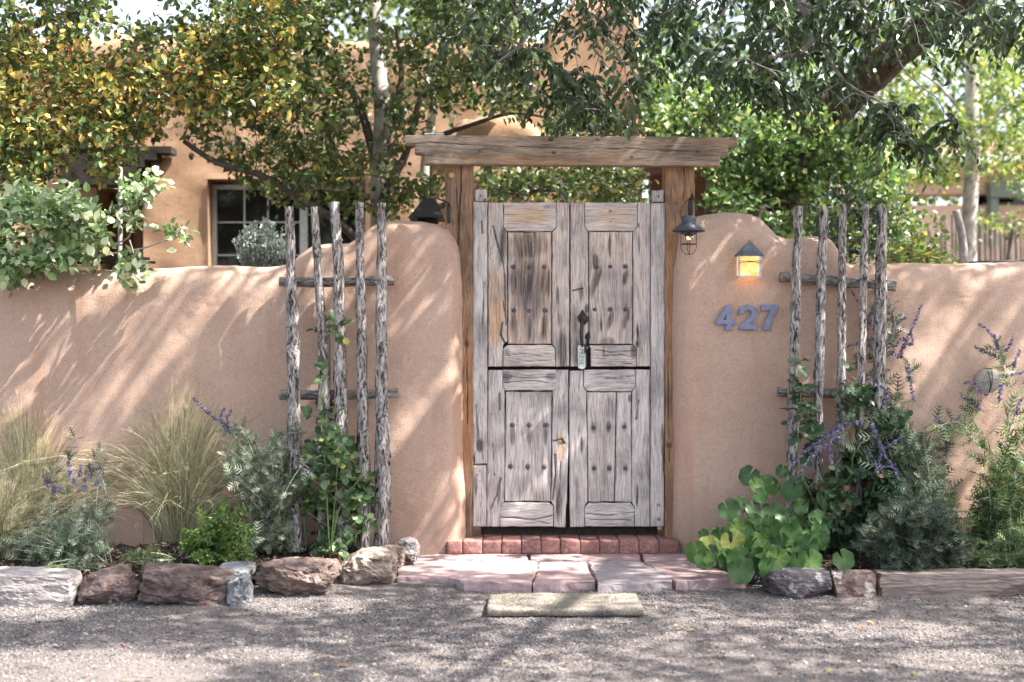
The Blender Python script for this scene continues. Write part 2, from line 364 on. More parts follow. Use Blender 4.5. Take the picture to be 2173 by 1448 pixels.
M['rock_strip'] = noisy('banded_sandstone', [(.3, (.11, .085, .08)), (.5, (.24, .19, .175)), (.7, (.36, .30, .27))], 1, (4, 8, 42), .9, .9, None, bdist=.02, distort=(.05, 5))

# leaves
G1 = (.035, .085, .022); G2 = (.07, .15, .035); YE = (.62, .42, .04); RD = (.33, .06, .03)
M['leaf_crab'] = leafmat('crabapple_leaf', [(0, (.04, .08, .02)), (.4, (.13, .19, .05)), (.55, (.34, .38, .10)), (.75, (.64, .46, .09)), (.9, (.54, .30, .06)), (1, (.30, .07, .03))], .42, .42, .4, .5, .92)
M['leaf_elm'] = leafmat('elm_leaf', [(0, (.035, .07, .025)), (.6, (.07, .125, .04)), (.85, (.18, .26, .08)), (1, (.5, .42, .05))], .34, .36, .5, .5, .85)
M['leaf_vine'] = leafmat('vine_leaf', [(0, (.03, .07, .015)), (.4, (.10, .20, .04)), (.7, (.26, .38, .08)), (1, (.60, .58, .12))], .52, .42, .5, .5, .85)
M['leaf_pale'] = leafmat('pale_shrub_leaf', [(0, (.07, .14, .04)), (.4, (.20, .32, .10)), (.8, (.66, .72, .50)), (1, (.60, .55, .22))], .35, .38, .55, .7, 1.0)  # near-white stop paints blown-out sun highlights on the leaves
M['leaf_rose'] = leafmat('rose_leaf', [(0, (.04, .085, .03)), (.55, (.10, .18, .065)), (.85, (.24, .34, .12)), (1, (.50, .44, .08))], .28, .42, .4, .5, .8)
M['leaf_rose_dk'] = leafmat('dark_rose_leaf', [(0, (.03, .075, .035)), (.6, (.06, .13, .055)), (.9, (.10, .19, .05)), (1, (.20, .05, .04))], .2, .5)
M['leaf_mallow'] = leafmat('mallow_leaf', [(0, (.03, .10, .02)), (.6, (.085, .21, .035)), (.9, (.25, .38, .06)), (1, (.6, .55, .12))], .30, .5, .18)
M['leaf_sage'] = leafmat('sage_leaf', [(0, (.09, .13, .075)), (.5, (.16, .22, .12)), (.7, (.34, .41, .27)), (1, (.62, .66, .52))], .25, .6, .45, .4, .82)
M['leaf_sage_g'] = leafmat('lacy_green_leaf', [(0, (.05, .11, .035)), (.5, (.10, .19, .06)), (.6, (.24, .34, .14)), (1, (.48, .55, .26))], .3, .5, .45, .4, .8)
M['leaf_salvia'] = leafmat('salvia_leaf', [(0, (.06, .13, .025)), (.6, (.16, .29, .05)), (1, (.34, .44, .12))], .35, .5, .3, .4, 1.0)
M['leaf_arte'] = leafmat('artemisia_leaf', [(0, (.06, .10, .065)), (.6, (.12, .17, .115)), (1, (.26, .27, .19))], .15, .7)
M['leaf_silver'] = leafmat('silver_sage_leaf', [(0, (.17, .22, .19)), (.6, (.30, .36, .32)), (1, (.48, .52, .47))], .15, .7, .4, .3, .85)
M['flower_purple'] = leafmat('purple_flower', [(0, (.12, .10, .22)), (.6, (.26, .22, .42)), (1, (.58, .54, .70))], .25, .7, .4, .3, .95)
M['flower_red'] = leafmat('red_flower', [(0, (.5, .01, .06)), (1, (.7, .03, .10))], .2, .6)
M['berry'] = leafmat('red_berry', [(0, (.28, .02, .02)), (1, (.45, .06, .03))], .05, .25, .3, .6)
M['grass'] = leafmat('feather_grass', [(0, (.09, .10, .04)), (.3, (.24, .25, .12)), (.65, (.52, .48, .28)), (1, (.80, .72, .50))], .3, .6, .5, .3, 1.0)
M['leaf_aspen'] = leafmat('aspen_leaf', [(0, (.07, .15, .03)), (.5, (.20, .32, .05)), (.85, (.50, .52, .07)), (1, (.75, .62, .06))], .45)
M['twig'] = noisy('dark_twig', [(.3, (.05, .042, .038)), (.7, (.13, .11, .10))], 30, rough=.9)
M['twig_gray'] = noisy('gray_twig', [(.3, (.15, .135, .13)), (.7, (.38, .35, .35))], 30, rough=.9)
M['stem_green'] = plain('green_stem', (.16, .24, .07), .6)
M['stem_pale'] = plain('pale_stem', (.42, .44, .38), .7)
M['trunk_brown'] = noisy('elm_bark', [(.35, (.025, .018, .015)), (.55, (.085, .058, .045)), (.75, (.18, .135, .11))], 8, (3, 3, .8), .95, 1.0, bdist=.05)
M['trunk_pale'] = noisy('pale_bark', [(.3, (.10, .09, .08)), (.5, (.40, .38, .35)), (.7, (.60, .58, .54))], 6, (1, 1, 1), .9, .5, bdist=.02)

# ------------------------------------------------------------------ ground
def sheet(name, x0, x1, y0, y1, step, zf, mat, kind='structure'):
    xs = np.arange(x0, x1 + step / 2, step); ys = np.arange(y0, y1 + step / 2, step)
    X, Y = np.meshgrid(xs, ys); V = np.stack([X.ravel(), Y.ravel(), np.zeros(X.size)], -1); V[:, 2] = zf(V)
    return link(name, mesh_np(name, V, [grid_faces(len(ys), len(xs))], [mat]), None, kind)
M['dirt'] = noisy('packed_gravelly_dirt', [(.30, (.09, .080, .080)), (.48, (.19, .168, .163)), (.62, (.26, .235, .228)), (.78, (.35, .32, .31))], 95, (1, 1, 1), .95, .9, 160, big=[(.3, (.72, .70, .72)), (.55, (.98, .96, .95)), (.75, (1.15, 1.10, 1.04))], bigscale=1.8, rnd=False, bdist=.012)
M['soil'] = noisy('dark_mulch_soil', [(.35, (.02, .014, .011)), (.55, (.06, .042, .034)), (.75, (.15, .11, .09))], 60, (1, 1, 1), .95, 1, rnd=False, bdist=.03)
M['garden'] = noisy('garden_earth', [(.3, (.08, .06, .045)), (.7, (.2, .15, .11))], 8, rough=.95, rnd=False)
def gz(V):
    near = np.clip((V[:, 1] + 1.5) / .6, 0, 1)
    return .010 * fbm(V, 1.1, 4, 3) + .004 * fbm(V, 9, 3, 5) + .012 * near * np.where(V[:, 1] < 0, 1, 0) - .004
sheet('gravel_ground', -3.6, 3.6, -3.4, .4, .03, gz, M['dirt'])
far = link('ground', mesh_np('ground', [(-60, -60, -.03), (60, -60, -.03), (60, 60, -.03), (-60, 60, -.03)], [np.array([(0, 1, 2, 3)])], [M['garden']]), None, 'structure')
road = sheet('dirt_road', -14, 14, -14, 1.0, .5, lambda V: np.full(len(V), -.022), M['dirt'])

def scatter(name, P, scl, rot, mat, sub=1, kind='stuff'):
    me = bpy.data.meshes.new(name); me.vertices.add(len(P)); me.vertices.foreach_set('co', P.astype(np.float32).ravel())
    for k, a in (('scl', scl), ('rot', rot)):
        at = me.attributes.new(k, 'FLOAT_VECTOR', 'POINT'); at.data.foreach_set('vector', a.astype(np.float32).ravel())
    me.materials.append(mat); o = link(name, me, None, kind)
    ng = bpy.data.node_groups.new(name + '_scatter', 'GeometryNodeTree')
    ng.interface.new_socket('Geometry', in_out='INPUT', socket_type='NodeSocketGeometry'); ng.interface.new_socket('Geometry', in_out='OUTPUT', socket_type='NodeSocketGeometry')
    N = ng.nodes.new; gi = N('NodeGroupInput'); go = N('NodeGroupOutput'); ico = N('GeometryNodeMeshIcoSphere'); ico.inputs['Subdivisions'].default_value = sub; ico.inputs['Radius'].default_value = 1
    sm = N('GeometryNodeSetMaterial'); sm.inputs['Material'].default_value = mat; ip = N('GeometryNodeInstanceOnPoints')
    a1 = N('GeometryNodeInputNamedAttribute'); a1.data_type = 'FLOAT_VECTOR'; a1.inputs['Name'].default_value = 'scl'
    a2 = N('GeometryNodeInputNamedAttribute'); a2.data_type = 'FLOAT_VECTOR'; a2.inputs['Name'].default_value = 'rot'
    l = ng.links.new; l(gi.outputs[0], ip.inputs['Points']); l(ico.outputs[0], sm.inputs[0]); l(sm.outputs[0], ip.inputs['Instance']); l(a1.outputs[0], ip.inputs['Scale']); l(a2.outputs[0], ip.inputs['Rotation']); l(ip.outputs[0], go.inputs[0])
    md = o.modifiers.new('scatter', 'NODES'); md.node_group = ng
    return o
def pebmat(name, stops, rough=.85):
    m, nt, b, N, L = newmat(name); oi = N('ObjectInfo'); r = ramp(N, stops); L(oi.outputs['Random'], r.inputs[0]); L(r.outputs[0], b.inputs['Base Color']); b.inputs['Roughness'].default_value = rough; b.inputs['Specular IOR Level'].default_value = .25
    return m
M['pebble'] = pebmat('gravel_pebble', [(0, (.05, .046, .048)), (.3, (.12, .11, .112)), (.7, (.21, .19, .188)), (.93, (.29, .268, .26)), (1, (.36, .33, .315))])
n = 240000
P = np.stack([RG.uniform(-3.2, 3.2, n), -2.9 + 2.6 * RG.random(n) ** .9, np.zeros(n)], -1)
dens = np.clip(.62 + .55 * fbm(P, 1.6, 4, 21), .05, 1) * np.clip((-.60 - P[:, 1]) / .5, .10, 1)
P = P[RG.random(n) < dens]; n = len(P); P[:, 2] = gz(P)
s = .0019 + .0040 * RG.random(n) ** 2.4 + (RG.random(n) < .012) * .006
S = s[:, None] * np.stack([RG.uniform(.8, 1.4, n), RG.uniform(.7, 1.1, n), RG.uniform(.45, .8, n)], -1)
scatter('gravel', P + np.array([0, 0, .001]), S, np.stack([RG.uniform(-.5, .5, n), RG.uniform(-.5, .5, n), RG.uniform(0, 6.3, n)], -1), M['pebble'])['label'] = 'fine gray brown gravel strewn over the packed dirt'

# planting beds behind the stones
def bed(name, x0, x1, yfront, label=None):
    xs = np.arange(x0, x1, .02); t = np.linspace(0, 1, 50); X, T = np.meshgrid(xs, t)
    Yv = yfront(X) * (1 - T) + .12 * T
    V = np.stack([X.ravel(), Yv.ravel(), np.zeros(X.size)], -1)
    V[:, 2] = .03 + .055 * np.clip(T.ravel() * 5, 0, 1) + .018 * fbm(V, 5, 4, 8) + .010 * fbm(V, 25, 3, 9)
    return link(name, mesh_np(name, V, [grid_faces(len(t), len(xs))], [M['soil']]), None, 'structure')
bed('planting_bed_soil', -3.5, -.52, lambda X: np.interp(X, [-3, -1.6, -1.0, -.55], [-.95, -.93, -.7, -.35]))
bed('planting_bed_soil', 1.02, 3.5, lambda X: np.interp(X, [1.02, 1.3, 3], [-.55, -.78, -.80]))
n = 9000
px_ = RG.uniform(0, 1, n); left = RG.random(n) < .55
X = np.where(left, -3.3 + 2.7 * px_, 1.1 + 2.2 * px_); Y = RG.uniform(-.9, 0, n)
P = np.stack([X, Y, .085 + .018 * fbm(np.stack([X, Y, X * 0], -1), 5, 4, 8) + RG.uniform(0, .012, n)], -1)
keep = (~left | (Y > np.interp(X, [-3, -1.6, -1.0, -.55], [-.85, -.83, -.6, -.3]))) & (left | (Y > -.74)); P = P[keep]; n = len(P)
M['mulch'] = pebmat('bark_mulch_chip', [(0, (.025, .018, .014)), (.6, (.08, .055, .042)), (.9, (.19, .14, .11)), (1, (.38, .32, .27))])
S = np.stack([RG.uniform(.006, .022, n), RG.uniform(.003, .007, n), RG.uniform(.002, .004, n)], -1)
scatter('mulch', P, S, RG.uniform(-.7, 6.3, (n, 3)) * np.array([.15, .15, 1]), M['mulch'])['label'] = 'dark bark mulch covering the planting beds'

# ------------------------------------------------------------------ adobe walls
def adobe(name, prof, x0, x1, yf, th, mat, label, cat='wall', r=.14, step=.018, end0=False, end1=False, holes=(), seed=1, z0=-.03, amp=.012, er=.10, parent=None):
    """prof: [(px,py)..] of the silhouette at depth yf+th/2; x0,x1 world; rounded top, rounded ends"""
    ymid = yf + th / 2
    pw = np.array([XZ(a, b, ymid) for a, b in prof]); 
    xs = list(np.arange(x0, x1, step)) + [x1]
    if end0: xs = list(x0 + er * (1 - np.cos(np.linspace(0, np.pi / 2, 9)[:-1]))) + [x for x in xs if x > x0 + er]
    if end1: xs = [x for x in xs if x < x1 - er] + list(x1 - er * (1 - np.cos(np.linspace(np.pi / 2, 0, 9)[1:])))[0:] 
    for h in holes: xs = [x for x in xs if min(abs(x - h[0]), abs(x - h[1])) > step * .6] + [h[0], h[1]]
    xs = np.array(sorted(set(xs)))
    T = np.interp(xs, pw[:, 0], pw[:, 1])
    zmax = T.max(); half = th / 2
    zl = list(np.arange(z0, T.min() - r - .02, step))
    for h in holes: zl = [z for z in zl if min(abs(z - h[2]), abs(z - h[3])) > step * .6] + [h[2], h[3]]
    zl = np.array(sorted(set(zl))); nz = len(zl)
    hole_z = max([h[3] for h in holes], default=z0)
    rows = []; ez = np.ones(len(xs))
    if end0: ez = np.minimum(ez, np.sqrt(np.clip(1 - (1 - np.clip((xs - x0) / er, 0, 1)) ** 2, 0, 1)))
    if end1: ez = np.minimum(ez, np.sqrt(np.clip(1 - (1 - np.clip((x1 - xs) / er, 0, 1)) ** 2, 0, 1)))
    hy = half * (.35 + .65 * ez)
    for z in zl: rows.append(np.stack([xs, ymid - hy, np.full(len(xs), z)], -1))
    nm = 26
    for k in range(1, nm + 1):        # stretch part up to the start of the rounding
        z = zl[-1] + (T - r - zl[-1]) * k / nm
        rows.append(np.stack([xs, ymid - hy, z], -1))
    for a in np.linspace(0, np.pi / 2, 9)[1:]:
        rows.append(np.stack([xs, ymid - hy + np.minimum(r, hy) * (1 - np.cos(a)), T - r + r * np.sin(a)], -1))
    for a in np.linspace(np.pi / 2, 0, 7)[0:]:
        rows.append(np.stack([xs, ymid + hy - np.minimum(r, hy) * (1 - np.cos(a)) + (1e-3 if a > 1.5 else 0), T - r + r * np.sin(a)], -1))
    rows.append(np.stack([xs, ymid + hy, np.full(len(xs), z0)], -1))
    V = np.array(rows); nr, nc = V.shape[:2]; Vf = V.reshape(-1, 3)
    nrm = np.cross(np.gradient(V, axis=1), np.gradient(V, axis=0)).reshape(-1, 3); nrm /= np.linalg.norm(nrm, axis=1)[:, None] + 1e-9
    dsp = amp * 1.3 * fbm(Vf, 1.3, 3, seed) + amp * .45 * fbm(Vf, 6, 3, seed + 4) + .0012 * fbm(Vf, 45, 2, seed + 9)
    inb = np.zeros(len(Vf), bool)
    for h in holes: inb |= (Vf[:, 0] > h[0] - .02) & (Vf[:, 0] < h[1] + .02) & (Vf[:, 2] > h[2] - .02) & (Vf[:, 2] < h[3] + .02)
    dsp = np.where(inb, 0, dsp)
    Vf = Vf + nrm * dsp[:, None]
    f = grid_faces(nr, nc)
    if holes:
        cx = Vf[f].mean(1); row = f[:, 0] // nc; rm = np.zeros(len(f), bool)
        for h in holes: rm |= (cx[:, 0] > h[0]) & (cx[:, 0] < h[1]) & (cx[:, 2] > h[2]) & (cx[:, 2] < h[3]) & (row < nz + nm)
        f = f[~rm]
    faces = [f]
    o = link(name, mesh_np(name, Vf, faces, [mat]), parent)
    if label: tag(o, label, cat)
    return o

wl = adobe('adobe_wall', [(-400, 600), (0, 588), (60, 575), (200, 572), (330, 570), (470, 563), (560, 567), (600, 565), (625, 556), (643, 538), (665, 520), (700, 516), (745, 515), (770, 500), (790, 480), (815, 469), (850, 466), (900, 466), (935, 470), (958, 482), (972, 500), (982, 530), (987, 600)],
           -3.6, (985 - 1086.5) * .0025, 0, .40, M['adobe'], 'long pink adobe garden wall left of the gate with a stepped rounded shoulder', r=.15, end1=True, seed=1)
wr = adobe('adobe_wall', [(1425, 540), (1432, 500), (1445, 472), (1480, 459), (1530, 454), (1585, 457), (1608, 466), (1625, 482), (1642, 500), (1665, 509), (1700, 505), (1735, 506), (1755, 514), (1768, 535), (1778, 556), (1790, 566), (1830, 568), (1900, 563), (2000, 562), (2173, 558), (2600, 560)],
           (1428 - 1086.5) * .0025, 3.6, 0, .40, M['adobe'], 'pink adobe garden wall right of the gate carrying the house number and lit lantern', r=.15, end0=True, seed=31)

# ------------------------------------------------------------------ gate timbers
YG = .13
def board(name, pxpoly_LR, py0, py1, Y=YG, dep=.04, mat=None, parent=None, stains=(), cracks=(), warm=0, warms=(), cell=.004, bev=.003, jit=.0012, seed=0, relief=.0012, horiz=False):
    """pxpoly_LR: [(py, pxL, pxR), ...] ; a plank facing the camera with worn edges, cracks and stains (in photo pixels)"""
    L_ = np.array(pxpoly_LR, float); k = (D + Y) / F
    z1 = H + (724 - py0) * k; z0 = H + (724 - py1) * k
    wmax = (L_[:, 2] - L_[:, 1]).max() * k
    nu = max(2, int(wmax / cell)); nv = max(2, int((z1 - z0) / cell))
    vs = np.linspace(0, 1, nv + 1); br = (py1 - L_[:, 0]) / (py1 - py0); br = br[(br > .001) & (br < .999)]
    if len(br): vs = np.unique(np.round(np.r_[vs[np.abs(vs[:, None] - br[None]).min(1) > .35 / nv], br, 0, 1], 6))
    nv = len(vs) - 1
    Uu, Vv = np.meshgrid(np.linspace(0, 1, nu + 1), vs)
    py = py1 + (py0 - py1) * Vv
    Lx = np.interp(py, L_[:, 0], L_[:, 1]); Rx = np.interp(py, L_[:, 0], L_[:, 2])
    px = Lx + Uu * (Rx - Lx)
    x = (px - 1086.5) * k; z = H + (724 - py) * k
    def fn(a, b, s, sd): return fbm(np.stack([a.ravel(), b.ravel(), np.full(a.size, seed * 3.7)], -1), s, 3, sd).reshape(a.shape)
    el = np.exp(-Uu / .05 * wmax / .02); er_ = np.exp(-(1 - Uu) / .05 * wmax / .02)
    x = x + jit * (el * fn(z * 0 + 1, z, 25, 3) + er_ * fn(z * 0 + 2, z, 25, 5))
    hz = z1 - z0; eb = np.exp(-Vv * hz / .008); et = np.exp(-(1 - Vv) * hz / .008)
    z = z + jit * 1.6 * (eb * fn(x, x * 0 + 3, 22, 7) + et * fn(x, x * 0 + 4, 22, 8))
    g = fn(x * (1 if horiz else 9), z * (9 if horiz else 1), 9, 11)
    y = Y + relief * g
    edge = (Uu == 0) | (Uu == 1) | (Vv == 0) | (Vv == 1); y = y + np.where(edge, bev, 0)
    stain = np.zeros(x.shape); wv = np.full(x.shape, float(warm))
    for (cx, cy, rx, ry, st, *sl_) in stains:
        sl0 = sl_[0] if sl_ else 0
        q = ((px - cx - sl0 * (py - cy)) / rx) ** 2 + ((py - cy) / ry) ** 2
        stain = np.maximum(stain, st * np.clip(1.25 * (1 - q) + .35 * g * (q < 1.5), 0, 1))
    for (cx, cy, rx, ry, st) in warms:
        q = ((px - cx) / rx) ** 2 + ((py - cy) / ry) ** 2; wv = np.maximum(wv, st * np.clip(1.3 * (1 - q), 0, 1))
    for pts, wd in cracks:
        pts = np.array(pts, float)
        for a, b in zip(pts[:-1], pts[1:]):
            d = b - a; tt = np.clip(((px - a[0]) * d[0] + (py - a[1]) * d[1]) / (d @ d), 0, 1)
            dist = np.hypot(px - a[0] - tt * d[0] + 1.2 * g, py - a[1] - tt * d[1])
            mm = np.clip(1.3 - dist / wd, 0, 1); stain = np.maximum(stain, mm); y = y + .010 * mm
    V = np.stack([x, y, z], -1).reshape(-1, 3); ncol = nu + 1; nrow = nv + 1
    f = grid_faces(nrow, ncol)
    ring = np.concatenate([np.arange(ncol), (np.arange(1, nrow)) * ncol + nu, (nrow - 1) * ncol + np.arange(nu - 1, -1, -1), np.arange(nrow - 2, 0, -1) * ncol])
    Bk = V[ring].copy(); Bk[:, 1] = Y + dep; nb = len(V); m_ = len(ring); i = np.arange(m_); j = (i + 1) % m_
    f2 = np.stack([ring[j], ring[i], nb + i, nb + j], -1)
    back = (nb + np.arange(m_))[None, :]
    st_ = np.concatenate([stain.ravel(), stain.ravel()[ring]]); w_ = np.concatenate([wv.ravel(), wv.ravel()[ring]])
    return link(name, mesh_np(name, np.vstack([V, Bk]), [f, f2, back[:, ::-1]], [mat], attrs={'stain': st_, 'warm': w_}), parent)
def rect(a, b, c, d): return [(c, a, b), (d, a, b)]

arch = thing('gate_arch', W(1210, 1150, .2), 'heavy brown timber arch of two posts and a notched crossbeam framing the gate', 'arch')
YP = .10
lp = board('post', rect(944, 1003, 340, 1150), 340, 1150, YP, .17, M['timber_v'], arch, seed=1,
           cracks=[([(979, 346), (978, 400), (974, 470), (973, 540)], 1.3), ([(968, 400), (972, 470), (971, 560)], .9), ([(990, 700), (992, 900)], .8)],
           stains=[(955, 372, 12, 13, .55), (949, 420, 8, 60, .35), (987, 1080, 12, 60, .5), (990, 730, 8, 9, .5)], warms=[(958, 372, 8, 9, 0), (990, 860, 20, 200, .6)], warm=.15)
rp = board('post', rect(1412, 1474, 340, 1150), 340, 1150, YP, .17, M['timber_v'], arch, seed=2,
           cracks=[([(1451, 350), (1452, 400), (1449, 430)], .9), ([(1418, 760), (1420, 980)], .8)], stains=[(1466, 450, 5, 40, .7), (1420, 945, 8, 7, .6), (1420, 1060, 10, 80, .35), (1434, 432, 4, 4, .7)], warm=.3)
# pale cut knot on the left post
part('knot', [lathe([(0, -.002), (.012, -.003), (.016, 0), (.0165, .004)], W(958, 372, YP - .001), 16, 'y')], noisy('pale_knot', [(.3, (.35, .2, .07)), (.7, (.62, .42, .18))], 60, rough=.8), arch)
def beam():
    Yb = .02; parts_ = []
    pts = [(859, 288), (1565, 293), (1565, 309), (1546, 309), (1546, 329), (1528, 329), (1528, 351), (900, 347), (900, 327), (880, 327), (880, 307), (859, 307)]
    st = [(890, 330, 40, 25, .35), (1000, 325, 130, 14, .35), (1180, 335, 120, 9, .3), (1480, 322, 90, 20, .28), (963, 332, 5, 4, .8), (1018, 322, 5, 4, .8), (1175, 325, 6, 5, .7), (1340, 333, 5, 4, .85), (1480, 320, 6, 5, .6), (1268, 296, 7, 4, .6)]
    ck = [([(862, 307), (930, 305), (1000, 309), (1060, 311), (1130, 312), (1230, 316), (1330, 314), (1420, 320), (1500, 319)], 1.0)]
    L = [(288, 859, 1565), (307.5, 859, 1565), (308.5, 880, 1546), (327.5, 880, 1546), (328.5, 900, 1528), (350, 900, 1528)]
    o = board('crossbeam', L, 289, 350, Yb, .085, M['timber_h'], arch, stains=st, cracks=ck, warms=[(1480, 300, 110, 16, .5), (1150, 340, 260, 12, .6)], cell=.004, seed=5, horiz=True, jit=.0006)
    # saw-cut slope of the beam: raise the left end slightly
    me = o.data; co = np.empty(len(me.vertices) * 3, np.float32); me.vertices.foreach_get('co', co); co = co.reshape(-1, 3)
    co[:, 2] -= (co[:, 0] - .3) * .0055; me.vertices.foreach_set('co', co.ravel()); me.update()
beam()

gate = thing('wooden_gate', W(1208, 1122, YG), 'weathered gray double gate with four studded panels and a horizontal split', 'gate')
gv, gh = M['gray_v'], M['gray_h']
# gray jamb posts
board('jamb_post', [(428, 1004, 1034), (985, 1002, 1034)], 429, 984, YG - .015, .07, gv, gate, seed=3,
      cracks=[([(1022, 470), (1024, 495)], 1.6), ([(1028, 600), (1024, 690)], 1.2), ([(1010, 860), (1014, 930)], 1.0)], stains=[(1019, 945, 10, 18, .9), (1006, 975, 4, 12, .9), (1020, 720, 10, 60, .25)])
board('jamb_block', rect(1008, 1033, 402, 429), 403, 428, YG - .01, .06, gv, gate, seed=4, stains=[(1020, 416, 3, 3, .9), (1030, 425, 6, 5, .7)])
board('jamb_patch', rect(1004, 1032, 988, 1118), 988, 1118, YG - .017, .07, gv, gate, seed=6, stains=[(1009, 1030, 5, 25, .6), (1018, 1000, 2, 2, .9), (1012, 1008, 2, 2, .9), (1018, 1022, 2, 2, .9)])
board('jamb_post', [(430, 1382, 1412), (1118, 1381, 1409)], 431, 1118, YG - .015, .07, gv, gate, seed=7,
      stains=[(1398, 1072, 5, 5, .9), (1398, 1102, 5, 5, .9), (1408, 960, 5, 60, .6), (1392, 470, 8, 30, .25)], cracks=[([(1405, 900), (1408, 1000)], 1.0)])
board('jamb_block', rect(1384, 1409, 403, 430), 404, 429, YG - .01, .06, gv, gate, seed=8, stains=[(1397, 417, 3, 3, .9)])
def leaf(kind, spec):
    for nm, LR, a, b, kw in spec:
        kw = dict(kw); kw['warm'] = kw.get('warm', 0) + (.15 if a < 780 else 0); rec = .007 if nm == 'panel' else (0 if nm == 'rail' else .002)
        board(nm, LR, a, b, YG + rec, .035, gh if nm == 'rail' else gv, kind, seed=hash((a, b, LR[0][1])) % 97, horiz=nm == 'rail', **kw)
# parts two levels below the gate: gate > gate_leaf > boards
M['dark_wood'] = noisy('dark_wood_gap_shade', [(.3, (.02, .016, .014)), (.7, (.06, .048, .04))], 30, rough=.95)  # dark wood; also paints the shade behind the gate gaps
_a = W(1020, 1119, YG); _b = W(1398, 432, YG); part('gap_shade_board', [box((_a.x, YG + .064, .10), (_b.x, YG + .085, _b.z))], M['dark_wood'], gate, False)  # added dark board so seams and the gap below read as shade
def door_leaf(label, xl, xr, y0, y1):
    e = bpy.data.objects.new('gate_leaf', None); C.objects.link(e); e.location = W((xl + xr) / 2, y1, YG)
    e.parent = gate; e.matrix_parent_inverse = Matrix.Translation(-gate.location); e['label'] = label
    a = W(xl + 5, y1 - 5, YG); b = W(xr - 5, y0 + 5, YG)
    part('shade_backing_board', [box((a.x, YG + .046, a.z), (b.x, YG + .062, b.z))], M['dark_wood'], e, False)  # dark board added to stand in for black shade between boards
    return e
M['dark_wood'] = noisy('dark_wood_gap_shade', [(.3, (.02, .016, .014)), (.7, (.06, .048, .04))], 30, rough=.95)
def streak(nails, ln=45, st=.75, sl0=0): return [(a - 0, b + ln * .55, 7.5, ln * .62, st, sl0) for a, b in nails] + [(a, b, 8, 8, .6) for a, b in nails]
N1 = [(1089, 567), (1124, 567), (1155, 567), (1091, 659), (1123, 660), (1156, 659)]
N2 = [(1266, 567), (1295, 566), (1327, 566), (1262, 657), (1295, 657), (1327, 657)]
N3 = [(1087, 903), (1123, 903), (1158, 903), (1083, 990), (1120, 991), (1155, 991)]
N4 = [(1260, 908), (1292, 906), (1325, 906), (1261, 994), (1293, 994), (1327, 994)]
ul = door_leaf('upper left gate leaf with a dark stained panel', 1036, 1209, 430, 779)
leaf(ul, [
    ('stile', [(430, 1036, 1068), (484, 1036, 1068), (493, 1036, 1076), (724, 1036, 1076), (733, 1036, 1067), (779, 1036, 1067)], 430, 778,
     dict(warms=[(1052, 650, 26, 110, 1), (1052, 460, 24, 40, .3)], cracks=[([(1046, 480), (1056, 520), (1066, 555), (1072, 590), (1073, 690)], 1.6), ([(1067, 640), (1072, 675)], 1.5), ([(1066, 685), (1062, 710), (1071, 730)], 2)], stains=[(1067, 520, 9, 45, .8), (1062, 540, 6, 30, .5)])),
    ('rail', [(430, 1069, 1180), (483, 1069, 1180), (492, 1078, 1171)], 430, 491, dict(warms=[(1120, 458, 60, 26, .75)], stains=[(1160, 440, 10, 5, .3)])),
    ('panel', rect(1078, 1170, 493, 731), 493, 730, dict(warm=.35, warms=[(1100, 700, 35, 60, .9)], stains=streak(N1, 60, .85) + [(1122, 520, 42, 40, .75), (1124, 610, 42, 90, .62), (1125, 640, 30, 60, .6), (1164, 600, 4, 40, .8)], cracks=[([(1126, 515), (1125, 545)], 1.8)])),
    ('rail', [(732, 1077, 1170), (741, 1068, 1178), (778, 1068, 1178)], 733, 778, dict(cracks=[([(1070, 755), (1110, 750), (1150, 757)], .7), ([(1100, 768), (1170, 764)], .7)], stains=[(1075, 745, 8, 12, .5)])),
    ('stile', [(430, 1181, 1208), (484, 1181, 1208), (493, 1172, 1208), (731, 1172, 1208), (740, 1179, 1208), (779, 1179, 1208)], 430, 778,
     dict(warm=.1, stains=[(1193, 740, 11, 55, .8), (1183, 630, 4, 24, .8), (1188, 680, 8, 20, .4), (1196, 475, 14, 20, .35)])),
])
ur = door_leaf('upper right gate leaf with the iron handle', 1211, 1381, 430, 779)
leaf(ur, [
    ('stile', [(430, 1211, 1240), (482, 1211, 1240), (491, 1211, 1248), (740, 1211, 1248), (741, 1211, 1244), (779, 1211, 1244)], 430, 778,
     dict(stains=[(1233, 620, 5, 25, .5), (1224, 750, 10, 38, .6), (1246, 655, 5, 12, .9), (1219, 680, 7, 40, .5)])),
    ('rail', [(430, 1241, 1352), (482, 1241, 1352), (491, 1250, 1343)], 430, 490, dict(warms=[(1300, 460, 60, 24, .6)], stains=[(1295, 448, 4, 3, .8), (1296, 470, 3, 2, .7)])),
    ('panel', rect(1250, 1342, 492, 731), 492, 730, dict(warm=.12, stains=streak([N2[0]], 55, .75, -.35) + streak([N2[2], N2[4], N2[5]], 40, .7, -.25) + [(1264, 555, 9, 20, .8), (1294, 520, 3.5, 30, .9), (1262, 600, 10, 40, .6, -.3), (1276, 690, 3, 18, .7), (1290, 725, 20, 10, .5)])),
    ('rail', [(731, 1249, 1342), (741, 1254, 1350), (778, 1254, 1350)], 733, 778, dict(cracks=[([(1262, 742), (1300, 748), (1348, 744)], .9), ([(1270, 757), (1320, 752), (1348, 762)], .8), ([(1258, 770), (1340, 772)], .7)], stains=[(1345, 745, 8, 18, .7), (1281, 745, 2, 15, .8)])),
    ('stile', [(430, 1353, 1380), (482, 1353, 1380), (491, 1344, 1380), (731, 1344, 1380), (741, 1351, 1380), (779, 1351, 1380)], 430, 778,
     dict(stains=[(1356, 520, 3, 30, .9), (1355, 478, 3, 6, .9), (1353, 705, 3, 25, .9), (1352, 730, 4, 10, .8)])),
])
ll = door_leaf('lower left gate leaf with a split inner stile', 1033, 1206, 784, 1120)
